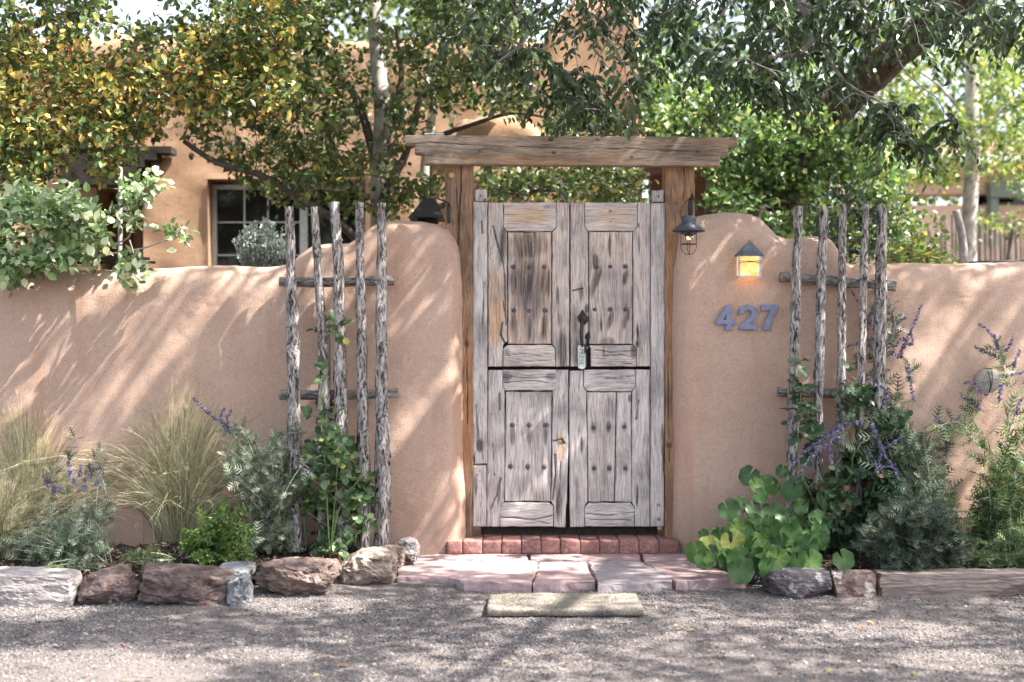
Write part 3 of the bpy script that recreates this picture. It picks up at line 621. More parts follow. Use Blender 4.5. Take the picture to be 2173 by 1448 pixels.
leaf(ll, [
    ('stile', [(784, 1036, 1066), (820, 1036, 1066), (829, 1036, 1071), (1064, 1033, 1070), (1072, 1033, 1062), (1120, 1033, 1060)], 786, 1118,
     dict(cracks=[([(1060, 835), (1061, 870)], 2), ([(1062, 1015), (1055, 1050), (1040, 1080)], 1.5), ([(1045, 930), (1049, 1010)], .8)], stains=[(1058, 1040, 5, 40, .5)])),
    ('rail', [(784, 1067, 1180), (822, 1067, 1180), (830, 1074, 1172)], 785, 829, dict(cracks=[([(1070, 797), (1110, 802), (1178, 798)], 1.1), ([(1070, 812), (1130, 808), (1178, 814)], .9), ([(1080, 822), (1170, 820)], .7)], stains=[(1075, 800, 12, 14, .6), (1170, 800, 14, 12, .5)])),
    ('panel', [(831, 1074, 1171), (1064, 1071, 1168)], 832, 1064, dict(stains=streak(N3[:3], 40, .6) + [(a, b, 7, 9, .5) for a, b in N3[3:]] + [(1120, 1040, 45, 40, .3), (1165, 990, 4, 60, .4)])),
    ('rail', [(1066, 1067, 1164), (1075, 1061, 1174), (1118, 1061, 1174)], 1067, 1118, dict(cracks=[([(1063, 1098), (1100, 1100), (1130, 1104), (1172, 1095)], 1.3), ([(1130, 1104), (1165, 1112)], 1)])),
    ('stile', [(784, 1182, 1206), (830, 1173, 1206), (950, 1172, 1206), (1064, 1170, 1203), (1075, 1176, 1201), (1120, 1176, 1200)], 785, 1119,
     dict(warms=[(1190, 950, 12, 40, .7)], cracks=[([(1163, 938), (1180, 935), (1192, 932), (1198, 942)], 1.8), ([(1177, 965), (1178, 1010), (1173, 1060)], 2.0), ([(1190, 980), (1186, 1080)], .9)], stains=[(1186, 1070, 9, 45, .75), (1192, 940, 10, 5, .8)])),
])
lr = door_leaf('lower right gate leaf with a two-board panel', 1207, 1381, 784, 1120)
leaf(lr, [
    ('stile', [(784, 1209, 1237), (820, 1209, 1237), (830, 1208, 1244), (1064, 1209, 1247), (1074, 1209, 1240), (1120, 1210, 1240)], 787, 1119,
     dict(stains=[(1235, 945, 4, 22, .95), (1224, 1050, 6, 50, .35)])),
    ('rail', [(784, 1239, 1348), (822, 1239, 1348), (831, 1247, 1340)], 785, 831, dict(cracks=[([(1245, 800), (1300, 803), (1345, 798)], .7)])),
    ('panel', [(832, 1246, 1307), (1066, 1249, 1303)], 833, 1065, dict(warm=.1, stains=[(a, b, 8, 14, .55) for a, b in N4[:2] + N4[3:5]] + [(1280, 980, 10, 90, .28), (1295, 860, 14, 30, .3), (1275, 1050, 30, 20, .3)])),
    ('panel', [(832, 1309, 1339), (1066, 1305, 1340)], 833, 1065, dict(stains=[(a, b, 8, 14, .5) for a, b in (N4[2], N4[5])] + [(1337, 845, 5, 12, .8)])),
    ('rail', [(1067, 1250, 1336), (1077, 1241, 1346), (1118, 1242, 1346)], 1068, 1118, dict(cracks=[([(1244, 1090), (1290, 1094), (1344, 1088)], 1.0), ([(1250, 1104), (1340, 1103)], .8), ([(1244, 1112), (1310, 1113)], .8)])),
    ('stile', [(784, 1349, 1379), (822, 1349, 1379), (832, 1341, 1379), (1066, 1341, 1379), (1076, 1347, 1379), (1120, 1347, 1379)], 785, 1118,
     dict(cracks=[([(1355, 850), (1350, 890)], 1.6)], stains=[(1352, 1050, 4, 30, .8), (1352, 850, 6, 35, .4), (1365, 1050, 14, 20, .3)])),
])
def studs(lst, parent):
    for (a, b) in lst:
        r = .0115 * RG.uniform(.9, 1.1)
        V, f = lathe([(0, -r * .75), (r * .5, -r * .68), (r * .85, -r * .42), (r, 0), (r, .012)], W(a, b, YG + .006), 12, 'y')
        part('stud', [(V, f)], M['stud'], parent)
studs(N1, ul); studs(N2, ur); studs(N3, ll); studs(N4, lr)
# staple, handle, escutcheon, taped note on the upper right leaf
part('staple', [tube([W(1215, 616, YG), W(1217, 617, YG - .012), W(1225, 614, YG - .018), W(1236, 612, YG - .016), W(1237, 612, YG)], .0035, 7)], M['iron'], ur)
hp = [(1237, 662), (1249, 680), (1245, 686), (1228, 686), (1225, 676)]
def plate(pts, Y, th): 
    a = [tuple(W(x, y, Y)) for x, y in pts]; b = [tuple(W(x, y, Y + th)) for x, y in pts]; n_ = len(a); i = np.arange(n_); j = (i + 1) % n_
    return a + b, [np.arange(n_)[None, :][:, ::-1], np.stack([i, j, n_ + j, n_ + i], -1), np.arange(n_, 2 * n_)[None, :]]
handle = part('handle', [plate([(1236, 657), (1248, 672), (1249, 682), (1240, 690), (1230, 686), (1225, 674)], YG - .008, .01),
    tube(smoothpath([W(1235, 680, YG - .008), W(1235, 690, YG - .04), W(1234, 710, YG - .05), W(1235, 728, YG - .04), W(1236, 736, YG - .01)], 16), [.006, .010, .011, .009, .006], 10),
    plate([(1230, 732), (1240, 730), (1247, 736), (1245, 746), (1241, 752), (1236, 742), (1229, 740)], YG - .008, .01)], M['iron'], ur)
part('keyhole', [plate([(1243, 710), (1250, 704), (1253, 714), (1250, 722), (1250, 735), (1243, 735), (1245, 722), (1241, 716)], YG - .004, .008)], M['blackmetal'], ur)
note = part('paper_note', [plate([(1226, 733), (1239, 734), (1242, 781), (1235, 784), (1227, 781)], YG - .016, .004)], plain('white_card', (.68, .69, .64), .7), ur, False)
def text(name, s, size, mat, parent, M4, ext=.0006):
    cu = bpy.data.curves.new(name, 'FONT'); cu.body = s; cu.size = size; cu.extrude = ext; cu.align_x = 'CENTER'; cu.align_y = 'CENTER'
    o = bpy.data.objects.new(name, cu); C.objects.link(o); bpy.context.view_layer.update()
    me = bpy.data.meshes.new_from_object(o.evaluated_get(bpy.context.evaluated_depsgraph_get())); bpy.data.objects.remove(o)
    me.materials.clear(); me.materials.append(mat); me.transform(M4)
    return link(name, me, parent)
c = W(1233.5, 757, YG - .0185)
text('lettering', 'PRESS', .034, plain('blue_ink', (.10, .20, .28), .7), ur, Matrix.Translation(c) @ Matrix.Rotation(math.radians(90), 4, 'X') @ Matrix.Rotation(math.radians(-92), 4, 'Z'))

# ------------------------------------------------------------------ bricks, flagstones
bx = [948.5, 981.6, 1024, 1065, 1106, 1148, 1189, 1231, 1272, 1313, 1355, 1397, 1438.6]
step_ = thing('brick_step', W(1194, 1170, 0), 'low red brick doorstep laid on edge beneath the gate', 'step')
k = D / F
m = MB()
for row in range(2):
    for a, b in zip(bx[:-1], bx[1:]):
        x0 = (a - 1086.5) * k + .0018; x1 = (b - 1086.5) * k - .0018
        dz = RG.uniform(-.0022, .0022); dy = RG.uniform(-.004, .003); y0 = -.03 + row * .205 + dy
        V, f = rbox((x0, y0, .045), (x1, y0 + .20, .114 + dz), .006, 6)
        V = V + .0014 * np.stack([fbm(V, 30, 3, 3), fbm(V, 30, 3, 5), fbm(V, 30, 3, 7)], -1)
        part('brick', [(V, f)], M['brick'], step_)
V, f = box(((945 - 1086.5) * k, -.02, -.02), ((1441 - 1086.5) * k, .42, .09)); part('mortar', [(V, f)], M['dirt'], step_, False)
path = thing('flagstone_landing', G(1180, 1210, 0), 'landing of large irregular red flagstones before the brick step', 'paving')
FL = [('flag', [(776, 1221), (829, 1201), (839, 1202), (840, 1222)]),
      ('flag', [(844, 1223), (843, 1205), (889, 1178), (958, 1172), (1117, 1171), (1121, 1188), (1143, 1192), (1128, 1239), (985, 1235), (951, 1226)]),
      ('flag', [(1124, 1176), (1357, 1175), (1361, 1188), (1124, 1187)]), ('flag', [(1146, 1193), (1242, 1192), (1264, 1234), (1132, 1237)]),
      ('flag_gray', [(1248, 1191), (1360, 1191), (1427, 1227), (1425, 1234), (1270, 1240)]), ('flag', [(1366, 1192), (1464, 1190), (1588, 1224), (1585, 1229), (1434, 1235)]),
      ('flag', [(1362, 1175), (1475, 1175), (1480, 1187), (1367, 1189)])]
for q, (mt, pg) in enumerate(FL):
    P2 = np.array([G(a, b, .045)[:2] for a, b in pg]); out = []
    for a, b in zip(P2, np.roll(P2, -1, 0)):
        nn = max(2, int(np.linalg.norm(b - a) / .02)); out += [a + (b - a) * t for t in np.arange(nn) / nn]
    out = np.array(out); c = P2.mean(0); out3 = np.c_[out, np.full(len(out), q)]
    dr = out - c; dr /= np.linalg.norm(dr, axis=1)[:, None]
    out = out + dr * (.0075 * fbm(out3, 20, 5, 5) - .002)[:, None]
    rings = [(1.0, -.03), (1.004, .012), (1.0, .036), (.997, .042), (.99, .045), (.85, .045), (.7, .045), (.5, .045), (.3, .045), (.1, .045)]
    tilt = RG.uniform(-.006, .006, 2); Vs = []
    for j, (t, z) in enumerate(rings):
        p = c + (out - c) * t; V3 = np.c_[p, np.full(len(p), z)]
        rough = .0035 if j in (1, 2) else .0015
        V3[:, :2] += dr * (rough * 1.5 * fbm(np.c_[p, np.full(len(p), z * 60)], 22, 3, q))[:, None]
        V3[:, 2] += (0 if j == 0 else 1) * (.002 * fbm(V3, 6, 3, 4) + (p - c) @ tilt); Vs.append(V3)
    V = np.vstack(Vs + [np.r_[c, .045 + .0][None]]); n_ = len(out); f = grid_faces(len(rings), n_, True); i = np.arange(n_); l0 = (len(rings) - 1) * n_
    part('flagstone', [(V, [f, np.stack([l0 + i, l0 + (i + 1) % n_, np.full(n_, len(V) - 1)], -1)])], M[mt], path, False)
part('bedding_dirt', [box((G(850, 1238)[0], -.78, -.02), (G(1500, 1238)[0], -.02, .022))], M['dirt'], path, False)

# ------------------------------------------------------------------ border stones
def rock(px0, px1, ptop, pbot, depth, mat, label, seed, sq=.5, cuts=9, amp=.03, n=34, name='border_stone', tilt=0, zbase=None, Yf=None):
    pf = G((px0 + px1) / 2, pbot, 0.0); Yf_ = pf.y if Yf is None else Yf; kk = (D + Yf_) / F
    x0 = (px0 - 1086.5) * kk; x1 = (px1 - 1086.5) * kk; z1 = H + (724 - ptop) * (D + Yf_ + depth * .15) / F; z0 = H + (724 - pbot) * kk if Yf is not None else -.03
    V, f = cgrid(n); rr = np.random.default_rng(seed)
    L = np.linalg.norm(V, axis=1)[:, None]; V = V * (1 - sq) / L * 1.12 + V * sq * 1.0
    for _ in range(cuts):
        nn = rr.normal(size=3); nn /= np.linalg.norm(nn); d = rr.uniform(.78, 1.02); t = V @ nn - d; V = V - np.maximum(t, 0)[:, None] * nn
    dirs = V / np.linalg.norm(V, axis=1)[:, None]
    V = V + dirs * (amp * 2.6 * fbm(V, 1.6, 3, seed) + amp * 1.6 * (1 - 2 * np.abs(fbm(V, 3.2, 4, seed + 1))) )[:, None]
    mn, mx = V.min(0), V.max(0); V = (V - mn) / (mx - mn)
    if tilt: V[:, 2] = V[:, 2] * (1 - tilt * (V[:, 0])) if tilt > 0 else V[:, 2] * (1 + tilt * (1 - V[:, 0]))
    P = np.array([x0, Yf_, z0]) + V * np.array([x1 - x0, depth, z1 - z0])
    P = P + .0022 * fbm(P, 45, 3, seed)[:, None]
    o = part(name, [(P, [f])], M[mat], None, False); tag(o, label, 'stone', 'stones edging the planting beds')
    return o
rock(-90, 151, 1219, 1286, .30, 'rock_white', 'pale squared limestone block at the left end of the stone edging', 1, .85, 3, .015, 34)
rock(152, 281, 1199, 1285, .24, 'rock_red', 'reddish edging stone with pale lichen patches', 2, .6, 8, .03, tilt=-.22)
rock(280, 484, 1198, 1288, .30, 'rock_brown', 'large dark brown edging boulder under the feather grass', 3, .6, 7, .035, 34, tilt=.12)
rock(476, 530, 1222, 1288, .14, 'rock_blue', 'small blue gray wedge stone between two brown boulders', 4, .4, 9, .05)
rock(452, 528, 1203, 1232, .22, 'rock_blue', 'flat gray green slab lying behind the small wedge stone', 14, .7, 4, .02, Yf=-.95)
rock(529, 716, 1190, 1275, .32, 'rock_brown', 'long reddish brown boulder left of the trellis foot', 5, .45, 9, .05, 34)
rock(708, 838, 1172, 1250, .34, 'rock_tan', 'tan rounded boulder touching the left corner of the flagstones', 6, .4, 7, .04)
rock(798, 858, 1160, 1212, .22, 'rock_tan', 'small tan stone behind the boulder near the flagstones', 7, .5, 6, .04, Yf=-.5)
rock(838, 888, 1147, 1200, .24, 'rock_dark', 'small gray knob shaped stone at the foot of the left wall', 8, .4, 7, .04, Yf=-.42)
rock(1590, 1642, 1203, 1245, .2, 'rock_dark', 'small dark stone hidden under the mallow leaves', 9, .5, 6, .04)
rock(1630, 1779, 1204, 1272, .26, 'rock_dark', 'gray edging boulder with white lichen right of the flagstones', 10, .6, 6, .035, 34, tilt=.1)
rock(1776, 1861, 1215, 1272, .2, 'rock_red', 'square dark red edging block beside the long banded slab', 11, .9, 2, .012)
rock(1861, 2290, 1215, 1270, .22, 'rock_strip', 'long low banded sandstone slab at the right end of the edging', 12, .93, 2, .010, 34)

# ------------------------------------------------------------------ doormat
a = G(1033, 1309, .0); b = G(1368, 1309, 0); yb = G(1200, 1262, .025).y
V, f = rbox((a.x, a.y, 0.0), (b.x, yb, .03), .012, 26); V[:, 2] += .006 * fbm(V, 7, 3, 4) * (V[:, 2] > .01) + .002 * fbm(V, 60, 2, 6); V[:, 0] += .004 * fbm(V, 12, 3, 9); V[:, 1] += .004 * fbm(V, 12, 3, 19)
M['mat'] = noisy('coir_mat', [(.3, (.12, .105, .09)), (.5, (.28, .25, .215)), (.75, (.46, .425, .375))], 120, rough=1, bump=1, big=[(.3, (.8, .8, .8)), (.7, (1.1, 1.1, 1.1))], bigscale=8, bdist=.01)
mat_o = thing('doormat', ((a.x + b.x) / 2, (a.y + yb) / 2, 0), 'worn tan coir doormat lying on the gravel before the flagstones', 'doormat')
part('mat_body', [(V, f)], M['mat'], mat_o)
def blades(base, tipd, wid, nseg=1, side=None):
    """straight thin triangles: base (N,3), tip offset (N,3), width"""
    n_ = len(base); sd = np.cross(tipd, RG.normal(size=(n_, 3))) if side is None else side; sd /= np.linalg.norm(sd, axis=1)[:, None] + 1e-9
    V = np.stack([base - sd * wid / 2, base + sd * wid / 2, base + tipd], 1).reshape(-1, 3)
    return V, [np.arange(n_ * 3).reshape(-1, 3)]
nb = 16000; fr = RG.random(nb) < .3
bs = np.stack([RG.uniform(a.x + .005, b.x - .005, nb), np.where(fr, a.y + .004, RG.uniform(a.y, yb, nb)), np.where(fr, RG.uniform(.004, .026, nb), .027)], -1)
ed = RG.random(nb) < .12; bs[ed, 1] = yb
V, f = blades(bs, np.stack([RG.normal(0, .006, nb), RG.normal(0, .005, nb) - fr * .006, np.abs(RG.normal(.006, .004, nb)) * (1 - .7 * fr)], -1), .0016)
link('coir_fibres', mesh_np('coir_fibres', V, f, [M['mat']], attrs={}), mat_o, 'stuff')

# ------------------------------------------------------------------ trellises
def pole(pts, wds, parent, y0, y1, seed, shreds=60):
    """pts px from top to bottom"""
    n_ = 150; t = np.linspace(0, 1, len(pts)); yy = y0 + (y1 - y0) * (t ** 1.2)
    P = smoothpath([W(a, b, y) for (a, b), y in zip(pts, yy)], n_)
    R = np.interp(np.linspace(0, 1, n_), np.linspace(0, 1, len(wds)), wds) * .0025 / 2
    def dz(u):
        q = np.c_[u[:, 0] * 1.6, u[:, 1] * 1.6, u[:, 2] * .05]
        return .22 * fbm(np.c_[u[:, 0] * 3.2, u[:, 1] * 3.2, u[:, 2] * .10], 1, 4, seed) + .14 * fbm(q, 1, 3, seed + 3) - .03
    V, f = tube(P, R, 22, True, dz)
    o = part('pole', [(V, f)], M['bark'], parent)
    # peeling bark shreds: curved slivers
    m = MB(); rr = np.random.default_rng(seed)
    for _ in range(shreds):
        i = rr.integers(4, n_ - 8); th = rr.uniform(-2.9, -.2) ; L_ = rr.uniform(.012, .06); r = R[i]
        d = np.array([math.cos(th), math.sin(th), 0]); p = P[i] + d * r * .9
        up = np.array([0, 0, 1.0 if rr.random() < .5 else -1.0]); w_ = rr.uniform(.0012, .0035); sd = np.cross(d, up)
        pts_ = []
        cur = rr.uniform(.1, .8)
        for q in range(5):
            s_ = q / 4; pts_.append(p + up * L_ * s_ + d * L_ * cur * s_ * s_ * .8 + sd * rr.normal(0, .002))
        pts_ = np.array(pts_); ww = w_ * np.array([1, 1, .9, .6, .15])[:, None]
        V = np.vstack([pts_ - sd * ww, pts_ + sd * ww]); ff = np.stack([np.arange(4), np.arange(1, 5), 6 + np.arange(4), 5 + np.arange(4)], -1)
        m.add(V, [ff])
    b_ = m.build('bark_shreds', M['bark'], o); b_.matrix_parent_inverse = Matrix.Identity(4); b_['kind'] = 'stuff'
    b_.parent = o
    # knots: short stubs
    for _ in range(rr.integers(1, 4)):
        i = rr.integers(10, n_ - 20); s_ = rr.choice([-1, 1])
        V, f = tube([P[i] + np.array([s_ * R[i] * .6, -R[i] * .4, 0]), P[i] + np.array([s_ * R[i] * 1.25, -R[i] * .6, .006])], [.008, .006], 8)
        kn = part('knot', [(V, f)], M['bark'], None); kn.parent = o
    return o
def rail(a, b, wd, y, parent, seed):
    n_ = 50; P = smoothpath([W(a[0], a[1], y), W((a[0] + b[0]) / 2, (a[1] + b[1]) / 2 + 1, y), W(b[0], b[1], y)], n_)
    V, f = tube(P, wd * .00125, 16, True, lambda u: .25 * fbm(np.c_[u[:, 0] * 2.5, u[:, 1] * 2.5, u[:, 2] * .12], 1, 4, seed))
    part('rail', [(V, f)], M['bark_h'], parent)
M['bark_h'] = noisy('juniper_bark_level', [(.34, (.04, .034, .032)), (.46, (.16, .145, .135)), (.58, (.34, .315, .30)), (.75, (.52, .49, .47))], 1, (9, 75, 75), .9, 1.0, None, bdist=.01, distort=(.08, 9), detail=9)
tl = thing('trellis', W(715, 1180, -.3), 'rustic trellis of five shaggy juniper poles leaning on the left wall', 'trellis', 'juniper pole trellises')
for q, (pts, wd) in enumerate([([(614, 440), (617, 560), (621, 700), (622, 850), (625, 1000), (623, 1172)], [17, 20, 26, 25, 29, 30]),
                ([(667, 440), (674, 560), (683, 700), (687, 820), (684, 930), (684, 1080), (684, 1185)], [14, 17, 19, 24, 26, 22, 22]),
                ([(709, 430), (717, 560), (720, 700), (723, 850), (724, 1000), (724, 1172)], [20, 20, 22, 25, 26, 26]),
                ([(763, 431), (764, 560), (767, 700), (769, 850), (772, 1000), (774, 1165)], [16, 18, 21, 22, 24, 25]),
                ([(810, 432), (810, 560), (809, 700), (811, 850), (812, 1000), (809, 1160)], [17, 20, 25, 27, 29, 27])]):
    pole(pts, wd, tl, -.10, -.30, 40 + q, 95)
for q, (a_, b_) in enumerate([((593, 600), (836, 596)), ((594, 838), (845, 836)), ((600, 1079), (832, 1077))]): rail(a_, b_, 20, (-.055, -.10, -.17)[q], tl, 60 + q)
tr_ = thing('trellis', W(1780, 1150, -.25), 'rustic trellis of five thinner juniper poles leaning on the right wall', 'trellis', 'juniper pole trellises')
for q, (pts, wd) in enumerate([([(1694, 439), (1690, 560), (1687, 700), (1684, 850), (1681, 1000), (1679, 1150)], [18, 20, 22, 22, 22, 22]),
                ([(1749, 439), (1744, 560), (1740, 700), (1737, 850), (1735, 1000), (1732, 1150)], [17, 17, 19, 18, 18, 18]),
                ([(1790, 435), (1787, 560), (1786, 700), (1784, 850), (1781, 1000), (1779, 1150)], [16, 17, 17, 17, 18, 18]),
                ([(1838, 434), (1833, 560), (1830, 700), (1826, 850), (1822, 1000), (1820, 1150)], [12, 14, 16, 16, 17, 17]),
                ([(1873, 436), (1870, 560), (1868, 700), (1866, 850), (1864, 1000), (1862, 1150)], [20, 22, 24, 27, 26, 26])]):
    pole(pts, wd, tr_, -.09, -.26, 80 + q, 60)
for q, (a_, b_) in enumerate([((1655, 588), (1900, 607)), ((1650, 832), (1882, 837))]): rail(a_, b_, 20, (-.05, -.09)[q], tr_, 70 + q)
for cx in (1737, 1784, 1826, 1866):
    part('wire_tie', [tube(smoothpath([W(cx - 12, 829, -.13), W(cx, 836, -.20), W(cx + 12, 829, -.13)], 8), .0015, 5), tube(smoothpath([W(cx - 12, 843, -.13), W(cx, 834, -.20), W(cx + 12, 843, -.13)], 8), .0015, 5)], M['blackmetal'], tr_)

# ------------------------------------------------------------------ lamps, numbers, stone on the wall
def curve_shape(name, splines, th, mat, label, cat, group, Y):
    cu = bpy.data.curves.new(name, 'CURVE'); cu.dimensions = '2D'; cu.fill_mode = 'BOTH'; cu.extrude = th / 2; cu.bevel_depth = .0015; cu.bevel_resolution = 1
    for s in splines:
        sp = cu.splines.new('POLY'); sp.points.add(len(s) - 1); sp.use_cyclic_u = True
        for p, (x, y) in zip(sp.points, s):
            v = W(x, y, Y); p.co = (v.x, v.z, 0, 1)
    o = bpy.data.objects.new(name, cu); C.objects.link(o); bpy.context.view_layer.update()
    me = bpy.data.meshes.new_from_object(o.evaluated_get(bpy.context.evaluated_depsgraph_get())); bpy.data.objects.remove(o)
    me.materials.clear(); me.materials.append(mat); me.transform(Matrix.Rotation(math.radians(90), 4, 'X')); me.transform(Matrix.Translation((0, Y, 0)))
    return tag(link(name, me), label, cat, group)
four = [[(1552, 648), (1552, 680), (1561, 680), (1561, 688), (1552, 688), (1552, 693), (1554, 696), (1553, 700), (1540, 700), (1540, 696), (1542, 693), (1542, 688), (1521, 688), (1520, 681), (1541, 649), (1546, 648)],
        [(1542, 664), (1533, 680), (1542, 680)]]
two = [[(1568, 668), (1568, 660), (1573, 652), (1582, 648), (1592, 648), (1600, 652), (1605, 660), (1605, 669), (1601, 677), (1588, 688), (1595, 689), (1606, 686), (1606, 697), (1605, 699), (1570, 699), (1570, 692), (1574, 688), (1591, 673), (1595, 665), (1593, 659), (1586, 657), (1579, 660), (1578, 668)]]
seven = [[(1615, 648), (1651, 648), (1651, 655), (1643, 668), (1636, 684), (1634, 700), (1620, 701), (1620, 696), (1624, 682), (1633, 663), (1636, 658), (1623, 658), (1621, 660), (1615, 659)]]
YN = -.020
for s_, d in ((four, 'four'), (two, 'two'), (seven, 'seven')):
    curve_shape('house_number', s_, .010, M['number'], 'blue gray metal numeral %s of the house number on the adobe wall' % d, 'house number', 'numerals of the house number', YN)

lan = thing('wall_lantern', W(1591, 590, -.01), 'small gabled metal wall lantern with a glowing amber pane above the house number', 'lantern')
YL = -.075
def bar(a, b, r=.003, n_=4): return tube([a, b], r, n_)
xa, xb, zt, zb = XZ(1567, 541, YL)[0], XZ(1616, 541, YL)[0], XZ(0, 541, YL)[1], XZ(0, 589, YL)[1]
YB = -.008
apex = W(1591, 510, YL * .95)
V = [(xa - .010, YL - .006, zt), (xb + .010, YL - .006, zt), (xb + .010, YB, zt), (xa - .010, YB, zt), tuple(apex), (xa - .010, YL - .006, zt - .006), (xb + .010, YL - .006, zt - .006), (xb + .010, YB, zt - .006), (xa - .010, YB, zt - .006)]
part('roof', [(V, [np.array([(0, 1, 4), (1, 2, 4), (2, 3, 4), (3, 0, 4)]), np.array([(0, 5, 6, 1), (1, 6, 7, 2), (2, 7, 8, 3), (3, 8, 5, 0), (5, 8, 7, 6)])])], M['zinc'], lan, False)
ft = .010
fr_ = [box((xa, YL - .002, zb), (xa + ft, YL + .004, zt)), box((xb - ft, YL - .002, zb), (xb, YL + .004, zt)), box((xa + ft, YL - .001, zb), (xb - ft, YL + .004, zb + .009)), box((xa + ft, YL - .001, zt - .006), (xb - ft, YL + .004, zt - .001)),
       box((xa, YB - .006, zb), (xa + .006, YB, zt)), box((xb - .006, YB - .006, zb), (xb, YB, zt)), box((xa, YL + .004, zb), (xa + .005, YB - .006, zb + .008)), box((xb - .005, YL + .004, zb), (xb, YB - .006, zb + .008))]
part('frame', fr_, M['zinc_edge'], lan, False)
m_, nt_, b_, N_, L_ = newmat('amber_glass')
tx = N_('TexNoise'); tx.inputs['Scale'].default_value = 30; tx.inputs['Detail'].default_value = 4; tc_ = N_('TexCoord'); L_(tc_.outputs['Object'], tx.inputs['Vector'])
rm = ramp(N_, [(.3, (.95, .45, .08)), (.5, (1.0, .62, .18)), (.7, (1.0, .80, .48))]); L_(tx.outputs['Fac'], rm.inputs[0]); L_(rm.outputs[0], b_.inputs['Base Color']); L_(rm.outputs[0], b_.inputs['Emission Color']); b_.inputs['Emission Strength'].default_value = .15; b_.inputs['Roughness'].default_value = .25
part('pane', [box((xa + ft, YL + .0045, zb + .009), (xb - ft, YL + .0075, zt - .006))], m_, lan, False)
part('side_pane', [box((xa + .001, YL + .005, zb + .009), (xa + .003, YB - .007, zt - .004))], m_, lan, False)
part('side_pane', [box((xb - .003, YL + .005, zb + .009), (xb - .001, YB - .007, zt - .004))], m_, lan, False)
wz = XZ(0, 555, YL)[1]
part('wire', [tube([(xa, YL - .005, wz + .004), ((xa + xb) / 2 - .012, YL - .006, wz), ((xa + xb) / 2 + .012, YL - .006, wz), (xb, YL - .005, wz + .004)], .0013, 5), tube([(xa, YL - .005, wz - .009), ((xa + xb) / 2 - .012, YL - .006, wz - .002), ((xa + xb) / 2 + .012, YL - .006, wz - .002), (xb, YL - .005, wz - .009)], .0013, 5),
              tube([((xa + xb) / 2 - .014, YL - .006, wz - .001), ((xa + xb) / 2 + .014, YL - .006, wz - .001)], .003, 6)], M['blackmetal'], lan)
pl = bpy.data.objects.new('lantern_bulb_light', bpy.data.lights.new('lantern_bulb_light', 'POINT')); C.objects.link(pl); pl.location = ((xa + xb) / 2, -.045, zb + .035)
pl.data.energy = .045; pl.data.color = (1, .58, .22); pl.data.shadow_soft_size = .012
pl.parent = lan; pl.matrix_parent_inverse = Matrix.Translation(-lan.location)

lc = W(1461.5, 486, -.10); lamp = thing('hanging_lamp', lc, 'dark metal cage lamp with a wide shade hanging from the right gate post', 'lamp')
cx, cy, cz = lc; s_ = 2.5e-3 * .985
part('shade', [lathe([(.017, .068), (.036, .067), (.040, .060), (.040, .045), (.038, .030), (.046, .024), (.062, .012), (.082, -.004), (.088, -.012), (.086, -.014), (.060, .004), (.030, .020)], lc, 36)], M['zinc'], lamp)
part('cap', [lathe([(0, .072), (.018, .070), (.018, .066), (0, .064)], lc, 20)], M['zinc'], lamp)
cg = []
rc = .041
for a in range(4):
    th = math.radians(45 * 0 + 90 * a); dx, dy = math.cos(th) * rc, math.sin(th) * rc
    cg.append(tube(smoothpath([(cx + dx, cy + dy, cz - .005), (cx + dx, cy + dy, cz - .05), (cx + dx, cy + dy, cz - .085), (cx + dx * .85, cy + dy * .85, cz - .112), (cx + dx * .45, cy + dy * .45, cz - .130), (cx, cy, cz - .135)], 16), .0017, 6))
for zz in (-.025, -.080):
    t_ = np.linspace(0, 2 * np.pi, 33); cg.append(tube(np.stack([cx + rc * np.cos(t_), cy + rc * np.sin(t_), np.full(33, cz + zz)], -1), .002, 6, False))
part('cage', cg, M['blackmetal'], lamp)
mg, ntg, bg_, Ng, Lg = newmat('clear_glass'); bg_.inputs['Transmission Weight'].default_value = 1; bg_.inputs['Roughness'].default_value = .03; bg_.inputs['Base Color'].default_value = (.95, .93, .88, 1); bg_.inputs['IOR'].default_value = 1.2
part('bulb', [lathe([(.013, .0), (.016, -.02), (.026, -.038), (.028, -.052), (.022, -.064), (.010, -.070), (0, -.071)], lc, 20)], mg, lamp)
me_, nte, be, Ne, Le = newmat('lit_filament'); be.inputs['Emission Color'].default_value = (1, .75, .3, 1); be.inputs['Emission Strength'].default_value = 2.2; be.inputs['Base Color'].default_value = (.8, .6, .2, 1)
part('filament', [tube([(cx - .008, cy, cz - .04), (cx - .009, cy, cz - .057), (cx - .003, cy, cz - .042), (cx + .001, cy, cz - .058), (cx + .006, cy, cz - .042), (cx + .009, cy, cz - .057)], .0032, 6)], me_, lamp)
part('bail', [tube(smoothpath([(cx - .038, cy, cz + .045), (cx - .040, cy, cz + .085), (cx - .028, cy, cz + .125), (cx + .012, cy + .02, cz + .165), (cx + .030, cy, cz + .140), (cx + .040, cy, cz + .10), (cx + .040, cy, cz + .045)], 30), .0022, 6)], M['blackmetal'], lamp)
hk = thing('iron_hook', W(1466, 430, YP), 'black iron hook on the right gate post holding the cage lamp', 'hook')
part('plate', [rbox(tuple(W(1461, 455, YP - .01)), tuple(W(1470, 422, YP - .0005)), .002, 4)], M['blackmetal'], hk)
part('arm', [tube(smoothpath([W(1466, 424, YP - .008), W(1468, 415, YP - .06), W(1470, 412, -.04), W(1471, 418, -.095), W(1474, 424, -.10)], 16), .0045, 8)], M['blackmetal'], hk)
hk2 = thing('iron_hook', W(953, 455, YP), 'empty black iron plant hook pointing left on the left gate post', 'hook')
part('plate', [rbox(tuple(W(949, 474, YP - .012)), tuple(W(956, 434, YP - .0005)), .003, 4)], M['blackmetal'], hk2)
